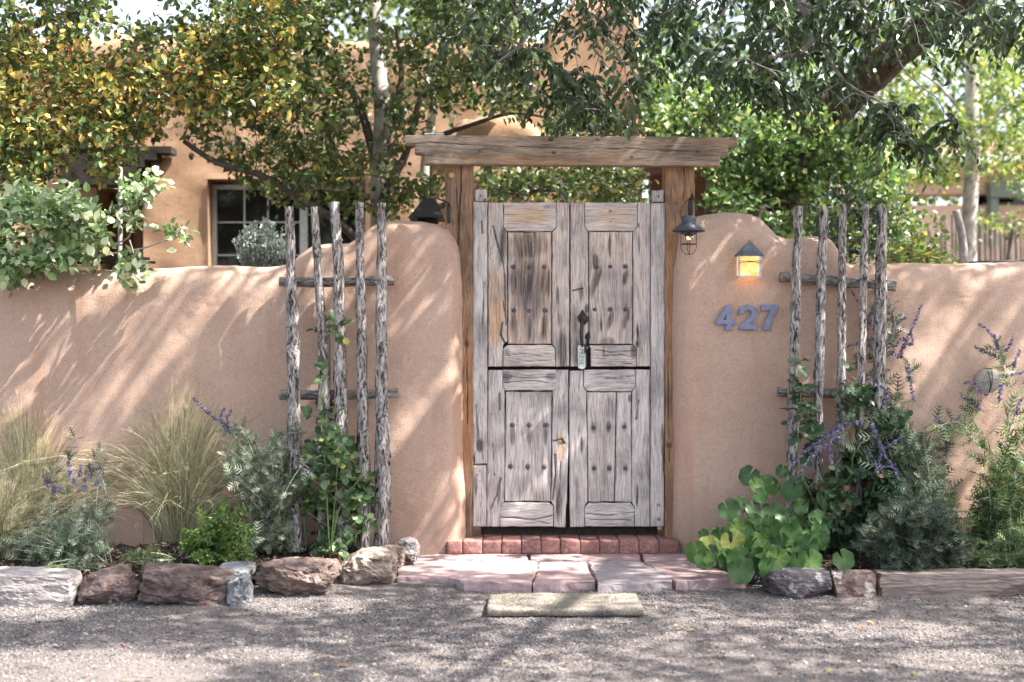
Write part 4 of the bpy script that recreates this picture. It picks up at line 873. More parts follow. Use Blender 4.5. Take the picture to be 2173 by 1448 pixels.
part('arm', [tube(smoothpath([W(953, 440, YP - .008), W(951, 431, YP - .03), W(935, 424, YP - .12), W(924, 421, YP - .20), W(922, 430, YP - .22), W(924, 417, YP - .22)], 20), .0042, 8)], M['blackmetal'], hk2)

cs = W(2097.5, 808, -.03)
V, f = cgrid(16); V = V / np.linalg.norm(V, axis=1)[:, None]; V = V * (1 + .05 * fbm(V, 1.3, 3, 5)[:, None]) * np.array([.073, .028, .063]); V += .0008 * fbm(V, 120, 2, 4)[:, None]
ws = thing('wired_stone', cs, 'round flat gray stone held by wire on the right adobe wall', 'stone ornament')
part('stone', [(V + np.array(cs), [f])], noisy('striped_gray_stone', [(.3, (.20, .19, .17)), (.5, (.36, .34, .31)), (.75, (.52, .49, .45))], 30, (1, 1, 3.5), .85, .4, distort=(.2, 6)), ws)
part('wire', [tube(smoothpath([cs + Vector((-.012, -.002, .064)), cs + Vector((-.006, -.03, .03)), cs + Vector((.0, -.032, -.02)), cs + Vector((0, -.01, -.064))], 14), .002, 5), tube(smoothpath([cs + Vector((.010, -.002, .064)), cs + Vector((.010, -.03, .03)), cs + Vector((.006, -.032, -.02)), cs + Vector((0, -.01, -.064))], 14), .002, 5),
              tube(smoothpath([cs + Vector((-.03, .0, .066)), cs + Vector((-.012, -.012, .066)), cs + Vector((.0, -.014, .064)), cs + Vector((.02, -.006, .062))], 10), .002, 5)], M['iron'], ws)
pb = W(925, 287, .08); o = part('white_plate', [rbox((pb.x - .06, .05, pb.z - .002), (pb.x + .045, .14, pb.z + .006), .003, 6)], plain('white_enamel', (.7, .72, .75), .4)); tag(o, 'flat white plate lying on top of the left end of the crossbeam', 'plate')
# ------------------------------------------------------------------ houses behind the wall
hx = lambda px, Y=4.0: (px - 1086.5) * (D + Y) / F
hzz = lambda py, Y=4.0: H + (724 - py) * (D + Y) / F
win = (hx(440), hx(775), hzz(640), hzz(380)); dor = (hx(205), hx(304), hzz(660), hzz(398))
house = thing('adobe_house', (hx(600), 4.2, 0), 'tan adobe house behind the left wall with a pale framed window', 'house')
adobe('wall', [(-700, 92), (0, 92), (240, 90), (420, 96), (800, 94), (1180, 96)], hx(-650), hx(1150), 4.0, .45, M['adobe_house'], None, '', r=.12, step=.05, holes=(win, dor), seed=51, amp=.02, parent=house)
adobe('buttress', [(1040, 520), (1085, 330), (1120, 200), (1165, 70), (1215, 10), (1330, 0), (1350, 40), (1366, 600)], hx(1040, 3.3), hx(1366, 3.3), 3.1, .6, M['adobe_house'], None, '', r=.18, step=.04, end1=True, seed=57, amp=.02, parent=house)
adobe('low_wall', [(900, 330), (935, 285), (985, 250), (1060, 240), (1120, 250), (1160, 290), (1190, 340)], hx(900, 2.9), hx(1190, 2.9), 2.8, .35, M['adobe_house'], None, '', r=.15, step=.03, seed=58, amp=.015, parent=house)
YW = 4.16
m = MB()
def wbox(a, b, c_, d_, y0, y1): return box((hx(a, YW), y0, hzz(d_, YW)), (hx(b, YW), y1, hzz(c_, YW)))
M['win_white'] = plain('pale_window_paint', (.50, .52, .50), .6)
wf = thing('x', (0, 0, 0), 'x', 'x') if False else None
frame = part('window_frame', [wbox(449, 459, 392, 640, YW, YW + .06), wbox(760, 772, 392, 640, YW, YW + .06), wbox(459, 760, 392, 402, YW + .001, YW + .06), wbox(636, 652, 402, 640, YW + .002, YW + .06)], M['win_white'], house, False)
for a, b in ((516, 519), (566, 569), (707, 710)): o = part('muntin', [wbox(a, b, 402, 640, YW + .02, YW + .04)], M['win_white'], frame, False); o.matrix_parent_inverse = Matrix.Identity(4)
for c_ in (470, 540): o = part('muntin', [wbox(459, 636, c_, c_ + 3, YW + .021, YW + .039)], M['win_white'], frame, False); o.matrix_parent_inverse = Matrix.Identity(4)
mw, ntw, bw, Nw, Lw = newmat('dark_window_glass'); bw.inputs['Base Color'].default_value = (.012, .014, .014, 1); bw.inputs['Roughness'].default_value = .06; bw.inputs['Specular IOR Level'].default_value = .5
o = part('window_pane', [wbox(459, 636, 402, 640, YW + .045, YW + .05), wbox(652, 760, 402, 640, YW + .045, YW + .05)], mw, frame, False); o.matrix_parent_inverse = Matrix.Identity(4)
def reveal(h, name, depth=.24):
    x0, x1, z0, z1 = h; y0, y1 = 4.005, 4.0 + depth; e = .03
    part(name, [box((x0 - e, y0 + .02, z0), (x0 + .004, y1, z1)), box((x1 - .004, y0 + .02, z0), (x1 + e, y1, z1)), box((x0 - e, y0 + .02, z1 - .004), (x1 + e, y1, z1 + e))], M['adobe_house'], house, False)
reveal(win, 'window_reveal'); reveal(dor, 'door_reveal', .4)
M['door_red'] = noisy('red_brown_door_wood', [(.3, (.07, .028, .016)), (.6, (.20, .085, .045)), (.8, (.30, .14, .08))], 1, (30, 30, 2), .7, .4)
dx = np.linspace(dor[0] + .01, dor[1] - .01, 5)
for a, b in zip(dx[:-1], dx[1:]): part('door_plank', [rbox((a + .003, 4.36, .0), (b - .003, 4.40, dor[3]), .005, 4)], M['door_red'], house)
LT = [((238, 376), (318, 332)), ((205, 345), (332, 346)), ((205, 320), (346, 362)), ((205, 305), (362, 398))]
part('door_lintel', [box((hx(a[0] - 60), 3.80, hzz(b[1])), (hx(a[1]), 3.99, hzz(b[0]))) for a, b in LT], noisy('dark_lintel', [(.3, (.012, .01, .009)), (.7, (.045, .035, .03))], 10, rough=.9), house, False)  # near-black brown lintel
part('porch_post', [rbox((hx(250, 3.2), 3.2, 0), (hx(257, 3.2), 3.24, hzz(330, 3.2)), .01, 4)], M['trunk_pale'], house)
part('vent_grille', [box((hx(1042, 2.78), 2.70, hzz(207, 2.7)), (hx(1088, 2.78), 2.79, hzz(176, 2.7)))], plain('white_vent', (.75, .75, .76), .5), house, False)

h2 = thing('adobe_house', (hx(2200, 12), 12, 0), 'pinkish adobe house with a green post, seen past the pale tree trunk', 'house')
def b2(name, a, b, c_, d_, y0, y1, mat, par=h2): return part(name, [box((hx(a, y0), y0, hzz(d_, y0)), (hx(b, y0), y1, hzz(c_, y0)))], mat, par, False)
b2('wall', 1780, 2800, 436, 760, 12.0, 12.4, M['adobe']); b2('wall', 1780, 2800, 300, 412, 12.001, 12.4, M['adobe']); b2('window_pane', 2070, 2800, 412, 436, 12.2, 12.3, mw)
M['greenpaint'] = plain('gray_green_paint', (.14, .18, .15), .7)
b2('post', 2103, 2119, 402, 520, 11.8, 11.95, M['greenpaint']); b2('window_frame', 2103, 2190, 386, 418, 11.76, 11.95, M['greenpaint'])
b2('roof_edge', 1900, 2800, 330, 340, 11.4, 12.6, plain('pale_roof_edge', (.6, .6, .6), .6))

por = thing('wooden_portal', (hx(1700, 5), 5, 0), 'shaded dark wooden porch under the green vines behind the right wall', 'porch')
M['portal'] = noisy('reddish_porch_wood', [(.3, (.05, .03, .022)), (.7, (.18, .10, .07))], 8, (1, 1, 6), .85, .4)
part('beam', [rbox((hx(1490, 5), 4.9, hzz(372, 5)), (hx(1925, 5), 5.1, hzz(338, 5)), .01, 4)], M['portal'], por)
for a in (1500, 1690, 1868): part('post', [rbox((hx(a, 5), 4.93, 0), (hx(a + 24, 5), 5.07, hzz(372, 5)), .01, 4)], M['portal'], por)
part('back_wall', [box((hx(1380, 6.4), 6.4, 0), (hx(1760, 6.4), 6.6, hzz(330, 6.4)))], noisy('shaded_brown_wall', [(.3, (.10, .06, .04)), (.7, (.20, .12, .085))], 5), por, False)  # dark wall added to fill the shaded space under the vine
part('roof', [box((hx(1380, 5.2), 4.7, hzz(334, 5)), (hx(1930, 5.2), 6.7, hzz(326, 5)))], M['portal'], por, False)

cf = thing('coyote_fence', (hx(2080, 8.5), 8.5, 0), 'dark coyote fence of upright sticks behind the right wall', 'fence')
x = hx(1960, 8.5); rr = np.random.default_rng(5)
M['stake'] = noisy('fence_stick', [(.3, (.03, .024, .02)), (.6, (.10, .08, .07)), (.8, (.26, .22, .21))], 6, (8, 8, 1), .95, .5)
while x < hx(2330, 8.5):
    r = rr.uniform(.016, .03); x += r; top = hzz(462 + rr.uniform(-12, 14) + (18 if x < hx(1995, 8.5) else 0), 8.5)
    V, f = tube([(x, 8.5, 0), (x + rr.uniform(-.02, .02), 8.5, top / 2), (x + rr.uniform(-.02, .02), 8.5, top)], [r, r * .9, r * .8], 7); part('stake', [(V, f)], M['stake'], cf); x += r + rr.uniform(.002, .018)
for z_ in (.5, 1.3): part('rail', [tube([(hx(1955, 8.6), 8.56, z_), (hx(2340, 8.6), 8.56, z_)], .02, 6)], M['stake'], cf)

st = thing('leaning_stick', W(2046, 560, .25), 'bare gray stick leaning upright above the right wall before the pale trunk', 'stick')
part('shaft', [tube(smoothpath([W(2049, 600, .25), W(2046, 545, .25), W(2042, 500, .25), W(2034, 465, .25), W(2028, 447, .25)], 20), [.024, .022, .021, .020, .020], 12, True, lambda u: .12 * fbm(np.c_[u[:, 0] * 2, u[:, 1] * 2, u[:, 2] * .1], 1, 3, 5))], M['twig_gray'], st)
rl = part('rail', [tube(smoothpath([W(2040, 561, .3), W(2100, 557, .3), W(2173, 556, .3), W(2330, 555, .3)], 14), .011, 8)], M['blackmetal']); tag(rl, 'dark thin rail lying along the top of the right wall', 'rail')
for q, (yy, a_, b_) in enumerate(((549, 100, 318), (557, 90, 330))):
    P = smoothpath([W(a_, yy + 2, .1), W((a_ + b_) / 2, yy, .1), W(b_, yy, .1)], 90); o = part('rebar_rod', [tube(P, .0075 + .0012 * (np.arange(90) % 2), 7)], M['blackmetal'])
    tag(o, ('upper' if q == 0 else 'lower') + ' of the two ribbed steel rods lying on top of the left wall', 'steel rod')
bf = thing('bird_feeder', W(907, 440, 1.2), 'dark hanging bird feeder with a peaked roof behind the left wall shoulder', 'bird feeder')
c = W(908, 466, 1.2); kk = 8.2 / F
part('roof', [([(c.x - 38 * kk, 1.05, c.z), (c.x + 36 * kk, 1.05, c.z), (c.x + 36 * kk, 1.4, c.z), (c.x - 38 * kk, 1.4, c.z), (c.x - 8 * kk, 1.22, c.z + 46 * kk), (c.x + 16 * kk, 1.22, c.z + 46 * kk)], [np.array([(0, 1, 5, 4), (2, 3, 4, 5), (3, 2, 1, 0)]), np.array([(1, 2, 5), (3, 0, 4)])])], M['blackmetal'], bf, False)
part('tray', [box((c.x - .08, 1.1, c.z - .14), (c.x + .08, 1.35, c.z - .12)), box((c.x - .06, 1.14, c.z - .12), (c.x + .06, 1.3, c.z + .01))], M['dark_wood'], bf, False)
part('hanger', [tube([(c.x + .01, 1.22, c.z + .12), (c.x + .03, 1.22, c.z + .5)], .002, 4)], M['blackmetal'], bf)

# ------------------------------------------------------------------ leaves
def tmpl(kind):
    if kind == 'oval':
        V = [(0, 0, 0), (.30, .30, .05), (.30, .62, .06), (0, 1, -.04), (-.30, .62, .06), (-.30, .30, .05), (0, .5, 0)]
        return np.array(V), [(0, 1, 6), (1, 2, 6), (2, 3, 6), (3, 4, 6), (4, 5, 6), (5, 0, 6)]
    if kind == 'round':
        V = [(0, 0, 0), (.36, .22, .04), (.43, .55, .07), (.22, .90, .03), (0, 1, 0), (-.22, .90, .03), (-.43, .55, .07), (-.36, .22, .04), (0, .5, 0)]
        return np.array(V), [(i, i + 1, 8) for i in range(7)] + [(7, 0, 8)]
    if kind == 'long':
        V = [(0, 0, 0), (.24, .28, .05), (.23, .60, .04), (0, 1, -.10), (-.23, .60, .04), (-.24, .28, .05), (0, .5, -.02)]
        return np.array(V), [(0, 1, 6), (1, 2, 6), (2, 3, 6), (3, 4, 6), (4, 5, 6), (5, 0, 6)]
    if kind == 'diamond':
        V = [(0, 0, 0), (.3, .45, .06), (0, 1, 0), (-.3, .45, .06)]
        return np.array(V), [(0, 1, 2), (0, 2, 3)]
    if kind == 'lace':
        V = [(0, 0, 0), (.035, .5, 0), (0, 1, -.08), (-.035, .5, 0)]; F_ = [(0, 1, 2), (0, 2, 3)]
        for y, l in ((.22, .30), (.42, .36), (.62, .28), (.80, .18)):
            for s in (-1, 1):
                i = len(V); V += [(0, y - .05, 0), (0, y + .06, 0), (s * l, y + l * .75, .03)]; F_.append((i, i + 1, i + 2) if s < 0 else (i + 1, i, i + 2))
        return np.array(V), F_
    if kind == 'floret':
        V = [(0, 0, 0), (.5, .5, .2), (0, 1, 0), (-.5, .5, .2), (0, .5, -.5), (0, .5, .6)]
        return np.array(V), [(0, 1, 2), (0, 2, 3), (0, 4, 2), (0, 2, 5)]
    if kind == 'ball':
        bm_ = bmesh.new(); bmesh.ops.create_icosphere(bm_, subdivisions=1, radius=.5); V = np.array([v.co[:] for v in bm_.verts]); F_ = [tuple(v.index for v in f.verts) for f in bm_.faces]; bm_.free(); return V, F_
    if kind == 'mallow':
        n_ = 30; V = [(0, 0, -.07)]
        for ring, rr_ in ((0, .58), (1, 1.0)):
            for i in range(n_):
                a = math.radians(-90 + 9) + math.radians(342) * i / (n_ - 1); lob = 1 + .045 * math.cos((i / (n_ - 1)) * 2 * math.pi * 7 + math.pi) * ring - .05 * ring * (abs(i - 14.5) > 13)
                r_ = .54 * rr_ * lob; V.append((r_ * math.cos(a), r_ * math.sin(a), (.0 if not ring else .05 * math.cos(i * .85) + .02)))
        F_ = [(0, 1 + i, 2 + i) for i in range(n_ - 1)]
        F_ += [(1 + i, 1 + n_ + i, 2 + n_ + i) for i in range(n_ - 1)] + [(1 + i, 2 + n_ + i, 2 + i) for i in range(n_ - 1)]
        return np.array(V), F_
TM = {k: tmpl(k) for k in ('oval', 'round', 'long', 'diamond', 'lace', 'floret', 'ball', 'mallow')}
_lm = {}
def frames(Dr, Nr):
    Dr = Dr / (np.linalg.norm(Dr, axis=1)[:, None] + 1e-9); S_ = np.cross(Dr, Nr); S_ /= np.linalg.norm(S_, axis=1)[:, None] + 1e-9
    Nn = np.cross(S_, Dr); return np.stack([S_, Dr, Nn], -1)
TT = {'mallow': np.array([.25] + [.16 if i % 4 == 1 else -.04 for i in range(30)] + [.03 if i % 4 == 1 else -.05 for i in range(30)])}
class Fol:
    def __init__(s, kind, mat): s.kind = kind; s.mat = mat; s.a = []
    def add(s, P, Dr, Nr, sz, tone):
        P = np.asarray(P, float).reshape(-1, 3); n_ = len(P)
        s.a.append(np.c_[P, np.broadcast_to(Dr, (n_, 3)), np.broadcast_to(Nr, (n_, 3)), np.broadcast_to(sz, (n_,)), np.broadcast_to(tone, (n_,))])
    def cut(s, fn):
        A = np.vstack(s.a); s.a = [A[fn(A[:, :3], A)]]
    def finish(s, parent, name='foliage', single='leaf', nobj=0, minpx=0):
        if not s.a: return
        A = np.vstack(s.a); V0, F0 = TM[s.kind]; R = frames(A[:, 3:6], A[:, 6:9]); R[~np.isfinite(R)] = 0
        if nobj:
            ppx = PXY(A[:, :3]); inb = (ppx[0] > -10) & (ppx[0] < 2183) & (ppx[1] > -10) & (ppx[1] < 1458)
            key = A[:, 9] * F / (A[:, 1] + D) * inb; facing = np.abs(R[:, 1, 2]) * .6 + .4; idx = np.argsort(-key * facing * (A[:, 1] < np.quantile(A[inb, 1], .7) if inb.any() else 1))[:nobj]; idx = idx[inb[idx]]
            tones = (.08, .3, .5, .68, .82, .97)
            for i in idx:
                tq = int(np.argmin([abs(A[i, 10] - t) for t in tones])); kq = (s.kind, s.mat.name, tq)
                if kq not in _lm:
                    fa = np.array(F0); _lm[kq] = mesh_np('leaf', V0, [fa], [s.mat], attrs={'tone': np.clip(tones[tq] + TT.get(s.kind, 0), 0, 1) + np.zeros(len(V0))}, smooth=s.kind == 'mallow')
                o = bpy.data.objects.new(single, _lm[kq]); C.objects.link(o); m4 = Matrix(((R[i] * A[i, 9]).tolist())).to_4x4(); m4.translation = A[i, :3]
                o.parent = parent; o.matrix_parent_inverse = Matrix.Translation(-parent.location); o.matrix_basis = m4
            keep = np.ones(len(A), bool); keep[idx] = False; A = A[keep]; R = R[keep]
        if not len(A): return
        n_ = len(A); k_ = len(V0)
        jit = 1 + .10 * RG.normal(size=(n_, 1, 3))
        VV = np.broadcast_to(V0, (n_, k_, 3)).copy()
        if s.kind in ('oval', 'round', 'long', 'mallow'): VV[:, :, 0] *= RG.uniform(.72, 1.12, (n_, 1)); VV[:, :, 2] += RG.normal(0, .14, (n_, 1)) * (V0[None, :, 1] ** 2) + RG.normal(0, .16, (n_, 1)) * np.abs(V0[None, :, 0])
        V = A[:, None, :3] + A[:, 9][:, None, None] * np.einsum('nkj,nij->nki', VV, R)
        f = (np.array(F0)[None] + (np.arange(n_) * k_)[:, None, None]).reshape(-1, 3)
        return link(name, mesh_np(name, V.reshape(-1, 3), [f], [s.mat], smooth=s.kind in ('ball', 'mallow'), attrs={'tone': (A[:, 10][:, None] + TT.get(s.kind, np.zeros(k_))[None]).clip(0, 1).ravel()}), parent, 'stuff')

def unit(v): return v / (np.linalg.norm(v, axis=-1, keepdims=True) + 1e-9)
def grow(nodes, att, rad=.004, sag=.0, minr=.0012, seg=6, wob=.12):
    """join attractors to the nearest node; returns paths"""
    nodes = np.asarray(nodes, float); d = np.min(np.linalg.norm(att[:, None] - nodes[None][:, :], axis=2), 1) if len(att) * len(nodes) < 4e7 else np.linalg.norm(att - nodes.mean(0), axis=1)
    paths = []; N_all = nodes
    for i in np.argsort(d):
        a = att[i]; dd = np.linalg.norm(N_all - a, axis=1); j = int(np.argmin(dd)); s0 = N_all[j]; L_ = dd[j]
        if L_ < 1e-3: continue
        t = np.linspace(0, 1, seg)[:, None]; mid = (s0 + a) / 2 + RG.normal(0, wob * L_, 3) + np.array([0, 0, sag * L_])
        p = (1 - t) ** 2 * s0 + 2 * t * (1 - t) * mid + t * t * a; paths.append(p); N_all = np.vstack([N_all, p[1:]])
    return paths
def twigs(paths, r0, r1, mat, parent, name='twigs', n_=4):
    m = MB()
    for p in paths:
        V, f = tube(p, [r0, r1], n_, False); m.add(V, f)
    return m.build(name, mat, parent, True, 'stuff')
def leafy(fol, paths, per_m, size, tonefn, start=.25, out=.8, droop=.25, up=.7, sizev=.25, spread=.01, side3d=True):
    for p in paths:
        L_ = np.linalg.norm(np.diff(p, axis=0), axis=1).sum(); n_ = max(2, int(per_m * L_)); t = start + (1 - start) * RG.random(n_)
        idx = t * (len(p) - 1); i = np.minimum(idx.astype(int), len(p) - 2); fr = (idx - i)[:, None]
        P = p[i] * (1 - fr) + p[i + 1] * fr; T = unit(p[i + 1] - p[i]); rnd = unit(RG.normal(size=(n_, 3)))
        Dr = unit(T * .6 + out * rnd + np.array([0, 0, -droop])); Nr = unit(np.array([0, -.25, up]) + .55 * RG.normal(size=(n_, 3)))
        fol.add(P + rnd * spread * RG.random((n_, 1)), Dr, Nr, size * (1 + (sizev + .08) * RG.normal(size=n_)).clip(.35, 1.6), tonefn(P))
def inpoly(x, y, poly):
    poly = np.array(poly, float); ins = np.zeros(len(x), bool); j = len(poly) - 1
    for i in range(len(poly)):
        xi, yi = poly[i]; xj, yj = poly[j]; c_ = ((yi > y) != (yj > y)) & (x < (xj - xi) * (y - yi) / (yj - yi + 1e-12) + xi); ins ^= c_; j = i
    return ins
def attract(poly, n_, y0, y1, seed=0, dens=None):
    poly = np.array(poly, float); r = np.random.default_rng(seed); out = []
    mn, mx = poly.min(0), poly.max(0); x = r.uniform(mn[0], mx[0], n_ * 8); y = r.uniform(mn[1], mx[1], n_ * 8); ok = inpoly(x, y, poly)
    if dens is not None: ok &= r.random(len(x)) < dens(x, y)
    x, y = x[ok][:n_], y[ok][:n_]; Y = r.uniform(y0, y1, len(x)); k_ = (D + Y) / F
    return np.stack([(x - 1086.5) * k_, Y, H + (724 - y) * k_], -1)
def Wn(lst): return [np.array(W(a, b, y)) for a, b, y in lst]
def limb(pts, rads, mat, parent, name='limb', n_=10, seed=0):
    P = smoothpath(pts, max(12, len(pts) * 8))
    part(name, [tube(P, rads, n_, True, lambda u: .10 * fbm(np.c_[u[:, 0] * 2, u[:, 1] * 2, u[:, 2] * .3], 1, 3, seed))], mat, parent); return P

# --- sunlit gaps in the overhead crown: places (photo px) that the sun reaches, as ellipses (cx, cy, a, b, degrees)
LIT = [(60, 700, 300, 42, -52), (230, 575, 330, 26, -3), (520, 580, 150, 22, -5), (90, 800, 120, 30, -52), (700, 560, 120, 45, -20), (760, 690, 90, 26, -56),
       (900, 620, 120, 28, -58), (960, 760, 120, 18, -58), (900, 980, 130, 20, -58), (965, 1120, 50, 22, -58), (1105, 690, 190, 42, -57), (1060, 600, 90, 30, -57), (1110, 880, 90, 20, -57), (1030, 460, 60, 14, -57),
       (1180, 315, 40, 14, -57), (1230, 300, 60, 10, -57), (960, 295, 100, 9, 0), (1060, 1206, 170, 30, 0), (930, 1190, 60, 16, 0), (1200, 1212, 50, 20, 0), (1100, 1150, 160, 16, 0), (1400, 1180, 60, 12, 0),
       (110, 1415, 380, 44, 0), (70, 1296, 110, 16, 0), (560, 1385, 120, 18, 0), (640, 1285, 130, 16, 0), (1110, 1290, 110, 24, 0), (1290, 1276, 80, 18, 0), (860, 1395, 50, 12, 0),
       (1880, 1335, 190, 18, 0), (2040, 1400, 170, 26, 0), (1640, 1325, 60, 8, 0), (1500, 1300, 60, 7, 0), (1520, 530, 120, 26, -54), (1480, 760, 60, 16, -57), (1600, 620, 60, 12, -57), (1950, 760, 200, 34, -54), (2060, 930, 140, 24, -54),
       (1990, 590, 120, 12, -10), (2130, 1020, 60, 90, 0), (450, 950, 90, 120, 0), (60, 1000, 100, 110, 0), (560, 1000, 60, 70, 0), (740, 980, 70, 70, 0), (640, 1240, 120, 24, 0), (300, 1230, 60, 14, 0), (1460, 390, 30, 60, 0), (1520, 1080, 60, 60, 0), (820, 1200, 50, 22, 0)]
def lit_mask(P):
    sv = np.array(SUN); t = P[:, 1] / sv[1]; Q = P - sv * t[:, None]; gr = Q[:, 2] < .12
    Q2 = P - sv * (P[:, 2] / sv[2])[:, None]; Q = np.where(gr[:, None], Q2, Q); x, y = PXY(Q); keepout = np.zeros(len(P), bool)
    for cx, cy, a, b, an in LIT:
        c_, s_ = math.cos(math.radians(an)), math.sin(math.radians(an)); u = (x - cx) * c_ + (y - cy) * s_; v = -(x - cx) * s_ + (y - cy) * c_
        keepout |= (u / a) ** 2 + (v / b) ** 2 < 1
    front = P[:, 1] < .4; left_front = P[:, 1] < 1.4
    open_left = (((x < 420) & (y < 600)) | ((x < 760) & (y < 330))) & left_front
    return (keepout & front) | open_left

# --- overhanging elm
elm = thing('elm_tree', (hx(1540, 3.4), 3.4, 0), 'big leaning elm hanging dark long-leaved boughs over the gate and road', 'tree')
TR = limb([(hx(1540, 3.4), 3.4, -.1), np.array(W(1640, 430, 3.2)), np.array(W(1775, 230, 2.95)), np.array(W(1880, 130, 2.7)), np.array(W(2010, 20, 2.4)), np.array(W(2130, -110, 2.1))], [.16, .15, .135, .13, .12, .11], M['trunk_brown'], elm, 'trunk', 16)
top = TR[-1]
LB = []
def el(pts, r0, r1, mat=None): LB.append(limb(pts, [r0, r1], mat or M['twig_gray'], elm, 'limb', 7, len(LB)))
el([top, (3.6, .6, 4.9), (2.6, -1.4, 5.3), (1.6, -2.8, 5.2)], .08, .03, M['trunk_brown'])
el([top, (4.4, 1.0, 5.0), (4.4, -1.2, 5.5), (3.6, -3.4, 5.3)], .09, .03, M['trunk_brown'])
el([top, (2.6, 1.6, 4.9), (1.0, .4, 5.2), (-.8, -.6, 5.0)], .07, .025, M['trunk_brown'])
el([top, (5.2, .6, 5.0), (6.4, -1.0, 5.4), (6.2, -2.6, 5.4)], .07, .025, M['trunk_brown'])
# limbs that come down into view
el(Wn([(1660, -120, .4), (1700, 10, .3), (1732, 60, .2), (1700, 110, .15), (1640, 120, .1), (1605, 140, .1)]), .026, .009)
el(Wn([(1732, 60, .2), (1750, 110, .1), (1790, 170, .0), (1835, 200, .0), (1890, 230, -.05), (1905, 270, -.05)]), .012, .004)
el(Wn([(1840, -40, .3), (1800, 20, .2), (1730, 14, .2), (1700, 6, .3)]), .008, .012)
el(Wn([(1835, -60, .2), (1840, 60, .1), (1880, 60, .05), (1920, 150, .0), (1990, 210, -.05)]), .009, .003)
el(Wn([(1340, -80, .1), (1330, 20, .1), (1310, 75, .1), (1290, 90, .05)]), .012, .004)
el(Wn([(1240, -40, .0), (1180, 5, .0), (1145, 25, .0), (1110, 90, .0), (1060, 130, .0), (1030, 170, .0)]), .010, .003)
el(Wn([(1580, -80, -.1), (1540, 20, -.1), (1500, 60, -.1)]), .010, .004)
el(Wn([(2160, -80, .3), (2080, 0, .2), (2010, 40, .2)]), .012, .005)
# connectors between the view boughs and the high limbs
for a, b in ((Wn([(1660, -120, .4)])[0], LB[2][10]), (Wn([(1340, -80, .1)])[0], LB[2][-4]), (Wn([(1840, -40, .3)])[0], LB[0][8]), (Wn([(1240, -40, .0)])[0], LB[2][-1]), (Wn([(1580, -80, -.1)])[0], LB[2][-8]), (Wn([(2160, -80, .3)])[0], LB[1][8])):
    limb([b, (a + b) / 2 + np.array([.1, .1, .15]), a], [.022, .015], M['twig_gray'], elm, 'limb', 6)
fe = Fol('long', M['leaf_elm'])
PV = [(930, -60), (960, 60), (1000, 130), (1060, 175), (1130, 150), (1165, 60), (1200, 75), (1225, 150), (1230, 215), (1290, 250), (1350, 255), (1362, 200), (1420, 120), (1500, 150), (1560, 140), (1620, 190), (1690, 170), (1750, 190), (1800, 160), (1830, 110), (1880, 120), (1930, 170), (1990, 120), (2050, 90), (2120, 110), (2173, 130), (2260, 120), (2260, -80)]
A1 = attract(PV, 250, -.6, 1.0, 3)
A2 = attract([(1820, 210), (1880, 190), (1990, 250), (2030, 240), (2020, 290), (1950, 310), (1890, 290), (1850, 260)], 26, -.2, .2, 5)
A3 = attract([(1540, 150), (1680, 190), (1790, 150), (1770, 200), (1700, 215), (1600, 210)], 20, -.2, .3, 6)
A4 = attract([(1090, 140), (1240, 140), (1350, 260), (1250, 270), (1120, 190)], 22, 0, .5, 8)
low = [l for l in LB[4:]]
pv = grow(np.vstack(low), np.vstack([A1, A2, A3, A4]), sag=.15)
twigs(pv, .0035, .0015, M['twig_gray'], elm)
# hanging end sprays with long drooping leaves
def hang(paths, fol, n_leaf, size, L0, L1, tone):
    out = []
    for p in paths:
        for q in range(2):
            e = p[-1] if q == 0 else p[len(p) // 2]; az = RG.uniform(0, 6.28); L_ = RG.uniform(L0, L1)
            d0 = np.array([math.cos(az) * .75, math.sin(az) * .5, -.15]); t = np.linspace(0, 1, 7)[:, None]
            pp = e + d0 * L_ * t + np.array([0, 0, -1.0]) * L_ * .75 * t ** 2; out.append(pp)
            nl = n_leaf; tt = (np.arange(nl) + .5) / nl; idx = tt * 6; i = np.minimum(idx.astype(int), 5); fr = (idx - i)[:, None]; P = pp[i] * (1 - fr) + pp[i + 1] * fr; T = unit(pp[i + 1] - pp[i])
            sd = unit(np.cross(T, np.array([0, 0, 1.0]))) * np.where(np.arange(nl) % 2, 1, -1)[:, None]
            Dr = unit(T * .7 + sd * .75 + np.array([0, 0, -.35]) + .30 * RG.normal(size=(nl, 3))); Nr = unit(np.array([.2, -.45, .8]) + .4 * RG.normal(size=(nl, 3)))
            fol.add(P, Dr, Nr, size * (1 - .35 * tt) * RG.uniform(.85, 1.15, nl), np.clip(tone + .15 * RG.normal(size=nl), 0, .88) + (RG.random(nl) < .006) * .2)
    return out
hp_ = hang(pv, fe, 10, .072, .14, .26, .42)
twigs(hp_, .0016, .0008, M['twig_gray'], elm, 'twigs', 3)
# bare twigs hanging in front of the trunk
bt = grow(LB[5][-6:], attract([(1780, 180), (1900, 200), (1920, 240), (1800, 245), (1770, 230)], 22, -.1, .1, 9), sag=.1); twigs(bt, .0028, .0016, M['trunk_pale'], elm, 'bare_twigs')
fe.finish(elm, 'leaves', 'leaf', 300)
